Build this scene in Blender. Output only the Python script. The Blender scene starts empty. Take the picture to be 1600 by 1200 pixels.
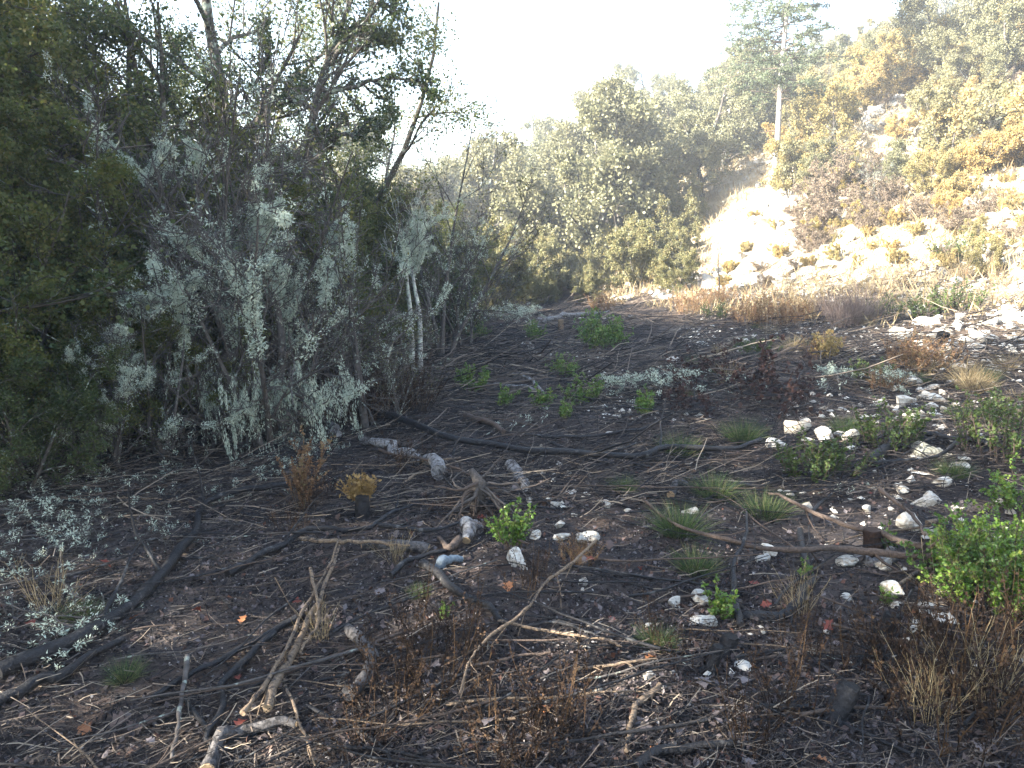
import bpy, math, random
import numpy as np
from mathutils import Vector

# ------------------------------------------------------------------ scene, camera, light
SC = bpy.context.scene
COL = SC.collection
PITCH, FPX = math.atan(200 / 1142), 1142.0
CAMZ = 1.62
cam_d = bpy.data.cameras.new('camera')
cam_d.lens = FPX / 1600 * 36
cam_d.sensor_width = 36
cam_d.clip_start, cam_d.clip_end = 0.05, 1500
cam = bpy.data.objects.new('camera', cam_d)
COL.objects.link(cam)
cam.location = (0, 0, CAMZ)
cam.rotation_euler = (math.pi / 2 - PITCH, 0, 0)
SC.camera = cam

SUN_EL, SUN_AZ = math.radians(24), math.radians(-112)      # azimuth from +Y, clockwise: the sun stands to the left
world = bpy.data.worlds.new('World')
SC.world = world
world.use_nodes = True
wn = world.node_tree
wn.nodes.clear()
w_out = wn.nodes.new('ShaderNodeOutputWorld')
w_bg = wn.nodes.new('ShaderNodeBackground')
w_sky = wn.nodes.new('ShaderNodeTexSky')
w_sky.sky_type = 'NISHITA'
w_sky.sun_disc = False
w_sky.sun_elevation = SUN_EL
w_sky.sun_rotation = SUN_AZ
w_sky.air_density, w_sky.dust_density, w_sky.ozone_density = 1.2, 1.5, 1.2
w_bg.inputs['Strength'].default_value = 0.078
wn.links.new(w_sky.outputs[0], w_bg.inputs[0])
wn.links.new(w_bg.outputs[0], w_out.inputs[0])
sun_d = bpy.data.lights.new('sun', 'SUN')
sun_d.energy = 5.0
sun_d.angle = math.radians(0.6)
sun_d.color = (1.0, 0.92, 0.79)
sun = bpy.data.objects.new('sun', sun_d)
COL.objects.link(sun)
sdir = Vector((math.sin(SUN_AZ) * math.cos(SUN_EL), math.cos(SUN_AZ) * math.cos(SUN_EL), math.sin(SUN_EL)))
sun.rotation_euler = sdir.to_track_quat('Z', 'Y').to_euler()
sun.location = (-30, 0, 30)
SC.view_settings.view_transform = 'Standard'
SC.view_settings.look = 'None'
SC.view_settings.gamma = 1
SC.view_settings.use_curve_mapping = False
SC.view_settings.exposure = 3.35
try:
    SC.cycles.max_bounces = 6
    SC.cycles.diffuse_bounces = 3
    SC.cycles.glossy_bounces = 2
    SC.cycles.transmission_bounces = 3
    SC.cycles.transparent_max_bounces = 4
except Exception:
    pass

R = np.random.default_rng(7)

# ------------------------------------------------------------------ terrain function
def _h(i, j, s):
    v = np.sin(i * 127.1 + j * 311.7 + s * 74.7) * 43758.5453
    return v - np.floor(v)
def vnoise(x, y, s=0):
    xi, yi = np.floor(x), np.floor(y)
    u, v = x - xi, y - yi
    u, v = u * u * (3 - 2 * u), v * v * (3 - 2 * v)
    return (_h(xi, yi, s) * (1 - u) + _h(xi + 1, yi, s) * u) * (1 - v) + (_h(xi, yi + 1, s) * (1 - u) + _h(xi + 1, yi + 1, s) * u) * v
def softplus(d, w):
    return w * np.logaddexp(0, np.clip(d / w, -60, 60))
def toe(x, y):
    return 0.949 * (x - 4.5) + 0.316 * (y - 27)
def T(x, y):
    x, y = np.asarray(x, float), np.asarray(y, float)
    d = toe(x, y)
    h = 0.66 * softplus(42 - softplus(42 - d, 3.0), 1.1)
    h = 34 * (1 - np.exp(-h / 34))
    h = h + 0.07 * softplus(x - 1.5, 0.8) * np.exp(-np.maximum(d, 0) / 10)
    h = h + 0.05 * softplus(-x - 4, 1.0) - 0.10 * np.exp(-((x + 1.0) ** 2 + (y - 5.5) ** 2) / 5)
    far = np.clip(np.hypot(x, y) / 12, 0.6, 3)
    h = h + 0.16 * (vnoise(x / 2.3, y / 2.3, 1) - .5) + 0.09 * (vnoise(x / .8, y / .8, 2) - .5)
    h = h + 0.035 * (vnoise(x / .27, y / .27, 3) - .5) + 0.012 * (vnoise(x / .09, y / .09, 4) - .5)
    h = h + np.clip(d / 4, 0, 1) * (1.1 * (vnoise(x / 5, y / 5, 5) - .5) + .5 * (vnoise(x / 1.3, y / 1.3, 6) - .5) + .30 * (vnoise(x / .5, y / .5, 7) - .5))
    return h
Z0 = float(T(0., 0.))
cam.location.z = CAMZ + Z0 * 0.5
CZ = cam.location.z
_cp, _sp = math.cos(PITCH), math.sin(PITCH)
def ray(u, v):
    a, b = (u - 800) / FPX, -(v - 600) / FPX
    return np.array([a, _cp + b * _sp, -_sp + b * _cp])
_TT = np.geomspace(1.0, 160, 700)
def G(u, v):
    d = ray(u, v)
    p = d[None] * _TT[:, None]
    below = CZ + p[:, 2] < T(p[:, 0], p[:, 1])
    if not below.any():
        t = 60.0
    else:
        i = int(np.argmax(below)); a, b = _TT[max(i - 1, 0)], _TT[i]
        for _ in range(12):
            m = (a + b) / 2
            if CZ + d[2] * m < T(d[0] * m, d[1] * m): b = m
            else: a = m
        t = (a + b) / 2
    return np.array([d[0] * t, d[1] * t, CZ + d[2] * t])
def depth(p):
    return p[1] * _cp - (p[2] - CZ) * _sp
def project(p):
    z = depth(p)
    if z < .1: return (9999., 9999.)
    return (800 + FPX * p[0] / z, 600 - FPX * (p[1] * _sp + (p[2] - CZ) * _cp) / z)
def px2m(px, p): return px * depth(p) / FPX

# ------------------------------------------------------------------ mesh helpers
class MB:
    def __init__(s): s.v, s.q, s.t, s.rq, s.rt, s.n = [], [], [], [], [], 0
    def quads(s, V, Q, rnd=None):
        V = np.asarray(V, np.float32).reshape(-1, 3); Q = np.asarray(Q, np.int64).reshape(-1, 4)
        s.v.append(V); s.q.append(Q + s.n); s.n += len(V)
        s.rq.append(np.zeros(len(Q)) if rnd is None else np.broadcast_to(rnd, (len(Q),)))
    def tris(s, V, F, rnd=None):
        V = np.asarray(V, np.float32).reshape(-1, 3); F = np.asarray(F, np.int64).reshape(-1, 3)
        s.v.append(V); s.t.append(F + s.n); s.n += len(V)
        s.rt.append(np.zeros(len(F)) if rnd is None else np.broadcast_to(rnd, (len(F),)))
    def data(s, name, mat, smooth=False):
        me = bpy.data.meshes.new(name)
        V = np.concatenate(s.v) if s.v else np.zeros((0, 3))
        Q = np.concatenate(s.q) if s.q else np.zeros((0, 4), np.int64)
        F = np.concatenate(s.t) if s.t else np.zeros((0, 3), np.int64)
        nq, nt = len(Q), len(F)
        me.vertices.add(len(V)); me.vertices.foreach_set('co', V.astype(np.float32).ravel())
        me.loops.add(nq * 4 + nt * 3)
        me.loops.foreach_set('vertex_index', np.concatenate([Q.ravel(), F.ravel()]).astype(np.int32))
        me.polygons.add(nq + nt)
        st = np.concatenate([np.arange(nq) * 4, nq * 4 + np.arange(nt) * 3]).astype(np.int32)
        me.polygons.foreach_set('loop_start', st)
        me.polygons.foreach_set('use_smooth', np.full(nq + nt, smooth))
        a = me.attributes.new('rnd', 'FLOAT', 'FACE')
        a.data.foreach_set('value', np.concatenate((s.rq or [np.zeros(0)]) + (s.rt or [np.zeros(0)])).astype(np.float32))
        me.materials.append(mat)
        me.update(calc_edges=True)
        return me
    def build(s, name, mat, parent=None, smooth=False, loc=None):
        return link(name, s.data(name, mat, smooth), parent, loc)

def link(name, data, parent=None, loc=None):
    o = bpy.data.objects.new(name, data)
    COL.objects.link(o)
    if parent is not None: o.parent = parent
    if loc is not None: o.location = [float(c) for c in loc]
    return o

def nrm(v): return v / np.maximum(np.linalg.norm(v, axis=-1, keepdims=True), 1e-9)

def tube(mb, P, r, S=5, rnd=None, cap=False):
    """P (N,K,3) centre lines, r (N,K) radii."""
    P = np.asarray(P, float); r = np.asarray(r, float)
    if P.ndim == 2: P, r = P[None], r[None]
    N, K = P.shape[:2]
    t = nrm(np.gradient(P, axis=1))
    mean = nrm(P[:, -1] - P[:, 0])
    ref = np.where(np.abs(mean[:, 2:3]) > .8, np.array([[1., 0.13, 0]]), np.array([[0.05, 0.02, 1.]]))[:, None, :]
    u = nrm(np.cross(t, np.broadcast_to(ref, t.shape))); v = np.cross(t, u)
    a = np.arange(S) * 2 * np.pi / S
    ring = P[:, :, None] + r[:, :, None, None] * (u[:, :, None] * np.cos(a)[:, None] + v[:, :, None] * np.sin(a)[:, None])
    idx = np.arange(N * K * S).reshape(N, K, S)
    a0, a1 = idx[:, :-1], idx[:, 1:]
    Q = np.stack([a0, np.roll(a0, -1, 2), np.roll(a1, -1, 2), a1], -1)
    rr = None if rnd is None else np.broadcast_to(np.asarray(rnd).reshape(-1, 1, 1), Q.shape[:3]).ravel()
    mb.quads(ring, Q, rr)
    if cap:
        for e in (0, K - 1):
            V = np.concatenate([ring[:, e], P[:, e:e + 1]], 1)
            i = np.arange(S); F = np.stack([i, (i + 1) % S, np.full(S, S)], -1)
            for n in range(N): mb.tris(V[n], F, None if rnd is None else float(np.ravel(rnd)[min(n, np.size(rnd) - 1)]))

def wander(rng, st, d, L, K, wob, up):
    N = len(st); P = np.empty((N, K, 3)); P[:, 0] = st; d = nrm(d)
    stp = (np.asarray(L) / (K - 1))[:, None]
    for k in range(1, K):
        d = nrm(d + wob * rng.normal(size=(N, 3)) + np.array([0, 0, up]))
        P[:, k] = P[:, k - 1] + d * stp
    return P

def sprout(rng, P, Rr, n, t0, t1, ang, angv, lenr, K, wob, up, rr=.6, taper=.35, lenfall=.5):
    """children of the centre lines P: n for each."""
    N, Kp = P.shape[:2]
    par = np.repeat(np.arange(N), n); M = len(par)
    t = t0 + (t1 - t0) * ((np.tile(np.arange(n), N) + rng.random(M)) / n)
    f = t * (Kp - 1); i = np.minimum(f.astype(int), Kp - 2); w = (f - i)[:, None]
    st = P[par, i] * (1 - w) + P[par, i + 1] * w
    tan = nrm(P[par, i + 1] - P[par, i])
    perp = nrm(np.cross(tan, rng.normal(size=(M, 3))))
    a = ang + angv * rng.normal(size=M)
    d = tan * np.cos(a)[:, None] + perp * np.sin(a)[:, None]
    plen = np.linalg.norm(np.diff(P, axis=1), axis=2).sum(1)[par]
    L = plen * lenr * (1 - lenfall * (t - t0)) * rng.uniform(.6, 1.25, M)
    r0 = (Rr[par, i] * (1 - w[:, 0]) + Rr[par, i + 1] * w[:, 0]) * rr
    C = wander(rng, st, d, L, K, wob, up)
    rad = r0[:, None] * np.linspace(1, taper, K)[None]
    return C, rad

def leaves(mb, rng, P, n, size, off, asp=.45, upb=.3, droop=0, fold=False, rv=None, t0=.15):
    """n leaf blades on each centre line of P; each is a rhombus (or a folded pair)."""
    N, K = P.shape[:2]; M = N * n
    par = np.repeat(np.arange(N), n)
    f = (t0 + (1 - t0) * rng.random(M)) * (K - 1); i = np.minimum(f.astype(int), K - 2); w = (f - i)[:, None]
    st = P[par, i] * (1 - w) + P[par, i + 1] * w + off * rng.normal(size=(M, 3))
    tan = nrm(P[par, i + 1] - P[par, i])
    d = nrm(rng.normal(size=(M, 3)) + .5 * tan + np.array([0, 0, -droop]))
    nn = nrm(np.cross(d, nrm(rng.normal(size=(M, 3)) + np.array([0, 0, upb]))))
    up = np.cross(nn, d)
    s = (size * rng.uniform(.6, 1.3, M))[:, None]
    side = nn * s * asp
    if rv is None:
        base = rng.random(N)[par]; r = np.clip(.55 * base + .45 * rng.random(M), 0, 1)
    else: r = rv[par] if np.ndim(rv) else np.full(M, rv)
    if fold:
        V = np.stack([st, st + d * s * .45 + side + up * s * .12, st + d * s, st + d * s * .45 - side + up * s * .12, st + d * s * .5], 1)
        idx = np.arange(M)[:, None] * 5
        F = np.concatenate([idx + np.array([0, 1, 4]), idx + np.array([1, 2, 4]), idx + np.array([2, 3, 4]), idx + np.array([3, 0, 4])], 0)
        mb.tris(V, F, np.tile(r, 4))
    else:
        V = np.stack([st, st + d * s * .5 + side, st + d * s, st + d * s * .5 - side], 1)
        mb.quads(V, np.arange(M * 4).reshape(M, 4), r)

# ------------------------------------------------------------------ materials
def mat(name):
    m = bpy.data.materials.new(name); m.use_nodes = True
    nt = m.node_tree; nt.nodes.clear()
    out = nt.nodes.new('ShaderNodeOutputMaterial')
    return m, nt, out
def ramp(nt, src, cols, interp='LINEAR'):
    r = nt.nodes.new('ShaderNodeValToRGB'); r.color_ramp.interpolation = interp
    e = r.color_ramp.elements
    while len(e) < len(cols): e.new(.5)
    for k, c in enumerate(cols):
        p, c = c if isinstance(c[0], (int, float)) and len(c) == 2 else (k / max(1, len(cols) - 1), c)
        e[k].position = p; e[k].color = (*c, 1)
    nt.links.new(src, r.inputs[0]); return r.outputs[0]
def noise(nt, scale, detail=4, rough=.6, coord='Object', stretch=None):
    tc = nt.nodes.new('ShaderNodeTexCoord'); n = nt.nodes.new('ShaderNodeTexNoise')
    n.inputs['Scale'].default_value = scale; n.inputs['Detail'].default_value = detail; n.inputs['Roughness'].default_value = rough
    src = tc.outputs[coord]
    if stretch:
        mp = nt.nodes.new('ShaderNodeMapping'); mp.inputs['Scale'].default_value = stretch
        nt.links.new(src, mp.inputs[0]); src = mp.outputs[0]
    nt.links.new(src, n.inputs['Vector']); return n.outputs['Fac']
def mixc(nt, f, a, b, mode='MIX'):
    m = nt.nodes.new('ShaderNodeMix'); m.data_type = 'RGBA'; m.blend_type = mode
    for s, k in ((f, 0), (a, 6), (b, 7)):
        if hasattr(s, 'links'): nt.links.new(s, m.inputs[k])
        elif isinstance(s, (int, float)): m.inputs[k].default_value = s
        else: m.inputs[k].default_value = (*s, 1)
    return m.outputs[2]
def bump(nt, h, strength, dist=.02):
    b = nt.nodes.new('ShaderNodeBump'); b.inputs['Strength'].default_value = strength; b.inputs['Distance'].default_value = dist
    nt.links.new(h, b.inputs['Height']); return b.outputs[0]
def principled(nt, out, col, rough=.8, spec=.25, normal=None):
    p = nt.nodes.new('ShaderNodeBsdfPrincipled')
    if hasattr(col, 'links'): nt.links.new(col, p.inputs['Base Color'])
    else: p.inputs['Base Color'].default_value = (*col, 1)
    p.inputs['Roughness'].default_value = rough
    p.inputs['Specular IOR Level'].default_value = spec
    if normal is not None: nt.links.new(normal, p.inputs['Normal'])
    nt.links.new(p.outputs[0], out.inputs[0]); return p
def attr(nt, n='rnd'):
    a = nt.nodes.new('ShaderNodeAttribute'); a.attribute_name = n; return a.outputs['Fac']
def leaf_mat(name, cols, trans=.3, rough=.55, spec=.3, objvar=.0, alt=None):
    m, nt, out = mat(name)
    c = ramp(nt, attr(nt), cols)
    if alt is not None:
        oi = nt.nodes.new('ShaderNodeObjectInfo')
        mm = nt.nodes.new('ShaderNodeMath'); mm.operation = 'MULTIPLY'; mm.inputs[1].default_value = objvar
        nt.links.new(oi.outputs['Random'], mm.inputs[0])
        c = mixc(nt, mm.outputs[0], c, alt)
    p = nt.nodes.new('ShaderNodeBsdfPrincipled'); nt.links.new(c, p.inputs['Base Color'])
    p.inputs['Roughness'].default_value = rough; p.inputs['Specular IOR Level'].default_value = spec
    t = nt.nodes.new('ShaderNodeBsdfTranslucent'); nt.links.new(c, t.inputs[0])
    mx = nt.nodes.new('ShaderNodeMixShader'); mx.inputs[0].default_value = trans
    nt.links.new(p.outputs[0], mx.inputs[1]); nt.links.new(t.outputs[0], mx.inputs[2])
    nt.links.new(mx.outputs[0], out.inputs[0]); return m
def bark_mat(name, cols, scale=18, rough=.85, spec=.2, stretch=(1, 1, 1), bstr=.6, spots=None):
    m, nt, out = mat(name)
    n1 = noise(nt, scale, 6, .65, stretch=stretch)
    c = ramp(nt, n1, cols)
    if spots:
        n2 = noise(nt, spots[1], 3, .6)
        c = mixc(nt, ramp(nt, n2, [(spots[2], (0, 0, 0)), (spots[2] + .08, (1, 1, 1))]), c, spots[0])
    principled(nt, out, c, rough, spec, bump(nt, n1, bstr, .01)); return m
def rnd_mat(name, cols, rough=.85, spec=.2):
    m, nt, out = mat(name); principled(nt, out, ramp(nt, attr(nt), cols), rough, spec); return m

M = {}
M['bark'] = bark_mat('dark_bark', [(.3, (.028, .024, .02)), (.7, (.10, .088, .075))], 14, spots=((.26, .30, .25), 9, .56))
M['bark_pale'] = bark_mat('pale_lichened_bark', [(.35, (.09, .085, .08)), (.6, (.40, .41, .38))], 30, spots=((.40, .45, .38), 12, .52))
M['twig_grey'] = bark_mat('grey_twig', [(.3, (.035, .031, .029)), (.7, (.11, .10, .094))], 22, spots=((.28, .32, .27), 14, .60))
M['charred'] = bark_mat('charred_bark', [(.35, (.004, .004, .005)), (.62, (.014, .014, .017)), (.78, (.05, .048, .048))], 60, .6, .35, bstr=1.0, spots=((.085, .083, .08), 11, .62))
M['tan'] = bark_mat('tan_wood', [(.3, (.085, .06, .043)), (.7, (.24, .18, .125))], 75, bstr=.9, spots=((.05, .042, .038), 26, .54))
M['brown'] = bark_mat('brown_wood', [(.3, (.042, .032, .027)), (.7, (.115, .086, .07))], 75, bstr=.9)
M['log_grey'] = bark_mat('weathered_grey_wood', [(.3, (.05, .047, .047)), (.5, (.17, .165, .165)), (.75, (.34, .34, .34))], 38, bstr=.9, spots=((.05, .042, .04), 15, .52))
M['log_bark'] = bark_mat('log_bark', [(.3, (.025, .023, .024)), (.7, (.13, .122, .12))], 60, bstr=1.0, spots=((.03, .028, .028), 18, .55))
M['root'] = bark_mat('root_bark', [(.3, (.035, .03, .028)), (.7, (.11, .098, .09))], 70, bstr=1.0)
M['cutwood'] = bark_mat('cut_wood', [(.3, (.20, .14, .085)), (.7, (.36, .26, .16))], 30)
M['cutdark'] = bark_mat('burnt_cut_wood', [(.3, (.006, .006, .007)), (.7, (.025, .024, .023))], 50)
M['stump'] = bark_mat('stump_bark', [(.3, (.025, .016, .012)), (.7, (.06, .037, .027))], 60, bstr=1.0)
M['bluegrey'] = bark_mat('bleached_bluish_wood', [(.3, (.08, .10, .12)), (.7, (.24, .29, .33))], 40, bstr=.9, spots=((.05, .05, .05), 20, .58))
M['leaf_dark'] = leaf_mat('dark_green_leaves', [(.022, .042, .018), (.045, .072, .027), (.08, .102, .034), (.125, .122, .04)], .45, .5, .3)
M['leaf_olive'] = leaf_mat('olive_leaves', [(.04, .066, .018), (.08, .104, .028), (.13, .138, .038), (.19, .155, .045)], .48, .55)
M['leaf_grey'] = leaf_mat('grey_green_oak_leaves', [(.09, .098, .05), (.13, .14, .075), (.18, .18, .10), (.23, .215, .125)], .35, .55, .4, .35, (.19, .165, .085))
M['leaf_ygreen'] = leaf_mat('yellow_green_leaves', [(.10, .11, .045), (.16, .16, .07), (.21, .195, .095), (.24, .18, .075)], .4)
M['leaf_gold'] = leaf_mat('golden_leaves', [(.25, .175, .07), (.34, .245, .095), (.42, .315, .13), (.40, .22, .065)], .45, .6, .2, .5, (.30, .285, .155))
M['leaf_ygold'] = leaf_mat('yellow_olive_leaves', [(.20, .165, .055), (.29, .235, .085), (.37, .30, .115), (.33, .21, .07)], .45, .6, .2, .9, (.20, .20, .12))
M['leaf_rust'] = leaf_mat('rust_brown_leaves', [(.05, .022, .014), (.09, .035, .02), (.14, .06, .03), (.17, .09, .045)], .3, .7, .15)
M['rusty'] = leaf_mat('rusty_foliage', [(.09, .05, .03), (.16, .095, .055), (.24, .15, .085), (.20, .18, .09)], .3, .7, .15)
M['leaf_red'] = leaf_mat('dried_red_leaves', [(.018, .012, .011), (.032, .019, .017), (.052, .028, .024), (.08, .055, .047)], .25, .7, .15)
M['leaf_ochre'] = leaf_mat('ochre_leaves', [(.15, .095, .035), (.26, .17, .065), (.34, .24, .10)], .3, .6)
M['box'] = leaf_mat('box_leaves', [(.045, .10, .014), (.075, .15, .022), (.12, .20, .03), (.24, .27, .06)], .3, .35, .5)
M['box_dull'] = leaf_mat('dull_green_leaves', [(.03, .055, .014), (.055, .085, .022), (.09, .12, .03)], .3, .5, .3)
M['grass'] = leaf_mat('grass_blades', [(.03, .06, .02), (.055, .10, .032), (.10, .14, .05), (.24, .20, .10)], .3, .6)
M['straw'] = leaf_mat('dry_grass_blades', [(.18, .135, .07), (.30, .235, .13), (.40, .335, .21), (.15, .085, .04)], .3, .7, .2)
M['lichen'] = leaf_mat('grey_green_lichen', [(.26, .32, .27), (.40, .47, .39), (.50, .56, .46), (.58, .61, .51)], .25, .9, .1)
M['stalk'] = leaf_mat('dead_brown_stalks', [(.014, .010, .009), (.030, .020, .015), (.055, .034, .022), (.11, .068, .036)], .2, .8, .15)
M['purple'] = leaf_mat('purple_grey_twigs', [(.10, .075, .07), (.17, .13, .115), (.24, .19, .16)], .1, .8, .15)
M['bramble'] = leaf_mat('bramble_leaves', [(.10, .077, .058), (.17, .135, .098), (.25, .205, .14)], .25, .8, .1)
M['bramble_stem'] = bark_mat('bramble_stems', [(.3, (.08, .06, .05)), (.7, (.22, .175, .14))], 10)
M['needle'] = leaf_mat('cedar_needles', [(.06, .08, .045), (.09, .115, .065), (.13, .15, .09)], .35, .6)
M['twigs'] = rnd_mat('twig_litter', [(.010, .010, .012), (.020, .018, .018), (.042, .034, .030), (.078, .061, .050), (.14, .113, .09), (.25, .205, .155)])
M['litter'] = leaf_mat('dead_leaf_litter', [(.015, .013, .015), (.034, .028, .030), (.058, .047, .049), (.085, .068, .069), (.14, .122, .124), (.10, .045, .03)], .15, .75, .3)
M['crumb'] = rnd_mat('bark_crumbs', [(.008, .008, .009), (.02, .018, .018), (.05, .044, .043), (.10, .09, .088), (.28, .26, .25)])
def fallen_leaf_mat(name, a, b):
    m, nt, out = mat(name)
    principled(nt, out, ramp(nt, noise(nt, 40, 4, .6), [(.35, a), (.65, b)]), .6, .35); return m
M['fl_brown'] = fallen_leaf_mat('brown_oak_leaf', (.045, .028, .022), (.11, .07, .055))
M['fl_grey'] = fallen_leaf_mat('grey_oak_leaf', (.07, .058, .06), (.17, .145, .145))
M['fl_red'] = fallen_leaf_mat('red_oak_leaf', (.09, .018, .014), (.20, .05, .03))
M['fl_orange'] = fallen_leaf_mat('orange_oak_leaf', (.16, .06, .022), (.28, .12, .05))

m, nt, out = mat('limestone')
n1 = noise(nt, 6, 8, .65); n2 = noise(nt, 2.2, 3, .5)
oi = nt.nodes.new('ShaderNodeObjectInfo')
c = ramp(nt, n1, [(.28, (.24, .22, .19)), (.45, (.54, .52, .47)), (.75, (.70, .68, .63))])
c = mixc(nt, ramp(nt, n2, [(.46, (0, 0, 0)), (.64, (.85, .85, .85))]), c, (.30, .24, .17))
c = mixc(nt, ramp(nt, oi.outputs['Random'], [(0, (0, 0, 0)), (.55, (.1, .1, .1)), (1, (.55, .55, .55))]), c, (.28, .27, .245))
principled(nt, out, c, .9, .2, bump(nt, n1, .7, .03)); M['stone'] = m
m, nt, out = mat('mossy_limestone')
n1 = noise(nt, 9, 8, .65); c = ramp(nt, n1, [(.3, (.10, .105, .07)), (.5, (.24, .235, .19)), (.7, (.42, .40, .35))])
principled(nt, out, c, .9, .2, bump(nt, n1, .7, .03)); M['stone_moss'] = m
m, nt, out = mat('cream_limestone')
n1 = noise(nt, 8, 8, .6); c = ramp(nt, n1, [(.3, (.30, .24, .17)), (.48, (.50, .43, .33)), (.75, (.60, .54, .44))])
principled(nt, out, c, .9, .2, bump(nt, n1, .7, .03)); M['stone_cream'] = m
m, nt, out = mat('bare_rock')
n1 = noise(nt, 1.6, 9, .7); nK = noise(nt, 4.5, 7, .75); c = ramp(nt, n1, [(.3, (.16, .13, .09)), (.45, (.34, .31, .26)), (.75, (.50, .48, .44))])
c = mixc(nt, ramp(nt, nK, [(.36, (1, 1, 1)), (.44, (0, 0, 0))]), c, (.035, .03, .024))
principled(nt, out, c, .9, .2, bump(nt, n1, .9, .12)); M['rock'] = m

m, nt, out = mat('woodland_soil')
nA = noise(nt, 1.3, 6, .6); nB = noise(nt, 24, 6, .7); nC = noise(nt, 90, 3, .6); nH = noise(nt, .55, 7, .7)
soil = ramp(nt, nB, [(.30, (.009, .008, .009)), (.5, (.027, .023, .024)), (.72, (.066, .055, .053))])
soil = mixc(nt, ramp(nt, nC, [(.62, (0, 0, 0)), (.72, (.5, .5, .5))]), soil, (.12, .10, .09))
soil = mixc(nt, ramp(nt, nA, [(.40, (0, 0, 0)), (.66, (.7, .7, .7))]), soil, (.068, .045, .033))
soil = mixc(nt, ramp(nt, noise(nt, .8, 6, .7), [(.50, (0, 0, 0)), (.66, (.55, .55, .55))]), soil, (.085, .075, .072))
slope = ramp(nt, nH, [(.34, (.15, .12, .08)), (.50, (.28, .235, .155)), (.60, (.42, .38, .30)), (.72, (.66, .63, .57))])
slope = mixc(nt, ramp(nt, nB, [(.4, (0, 0, 0)), (.62, (.55, .55, .55))]), slope, (.25, .19, .12))
dirt = mixc(nt, ramp(nt, nB, [(.35, (0, 0, 0)), (.65, (1, 1, 1))]), (.055, .040, .031), (.15, .11, .08))
z = attr(nt, 'hill')
c = mixc(nt, ramp(nt, z, [(.10, (0, 0, 0)), (.42, (1, 1, 1))]), soil, dirt)
c = mixc(nt, ramp(nt, z, [(.50, (0, 0, 0)), (.72, (1, 1, 1))]), c, slope)
principled(nt, out, c, .9, .25, bump(nt, nB, .8, .03)); M['ground'] = m

# ------------------------------------------------------------------ the ground
def axis(n, k, half, c):
    s = np.linspace(-1, 1, n); return c + half * np.sinh(k * s) / math.sinh(k)
gx, gy = axis(430, 6.0, 170, 0.2), axis(430, 5.8, 170, 4.0)
X, Y = np.meshgrid(gx, gy)
mb = MB()
ii = np.arange(X.size).reshape(X.shape)
mb.quads(np.stack([X, Y, T(X, Y)], -1), np.stack([ii[:-1, :-1], ii[:-1, 1:], ii[1:, 1:], ii[1:, :-1]], -1))
ground = mb.build('ground', M['ground'], smooth=True); ground['kind'] = 'structure'
hz = np.clip((toe(X, Y) + 9.0) / 14 + .20 * (vnoise(X / 1.7, Y / 1.7, 9) - .5) + .12 * (vnoise(X / .5, Y / .5, 10) - .5), 0, 1)
hz *= np.clip((X + 4) / 4, 0, 1)
a = ground.data.attributes.new('hill', 'FLOAT', 'POINT'); a.data.foreach_set('value', hz.ravel().astype(np.float32))

# ------------------------------------------------------------------ things and labels
PENDING = []
def tag(o, label, cat, group=None, kind=None):
    if label: o['label'] = label
    if cat: o['category'] = cat
    if group: o['group'] = group
    if kind: o['kind'] = kind
    return o
def empty(name, loc=(0, 0, 0), rz=0, sc=1):
    o = bpy.data.objects.new(name, None); COL.objects.link(o)
    o.location = [float(c) for c in loc]; o.rotation_euler = (0, 0, rz)
    o.scale = (sc, sc, sc) if np.isscalar(sc) else sc
    o.empty_display_size = .2
    return o
def auto(o, look, cat, group, at=None):
    """a thing whose label is worked out at the end from the landmarks round it"""
    tag(o, None, cat, group); PENDING.append((o, look, at)); return o
def copy_tree(src, loc, rz=0, sc=1, parent=None):
    c = src.copy(); COL.objects.link(c); c.parent = parent
    if parent is None:
        c.location = [float(k) for k in loc]; c.rotation_euler = (0, 0, rz); c.scale = (sc, sc, sc) if np.isscalar(sc) else sc
    for ch in src.children:
        d = ch.copy(); COL.objects.link(d); d.parent = c
        for g in ch.children:
            e = g.copy(); COL.objects.link(e); e.parent = d
    return c
class Kind:
    """a kind of plant: the first placing moves the model itself, the others copy it"""
    def __init__(s, root): s.root, s.used = root, False
    def put(s, loc, rz=0, sc=1):
        if not s.used:
            s.used = True; o = s.root
            o.location = [float(k) for k in loc]; o.rotation_euler = (0, 0, rz); o.scale = (sc, sc, sc) if np.isscalar(sc) else sc
            return o
        o = copy_tree(s.root, loc, rz, sc)
        return o
def on(x, y, dz=0): return (float(x), float(y), float(T(x, y)) + dz)

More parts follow.
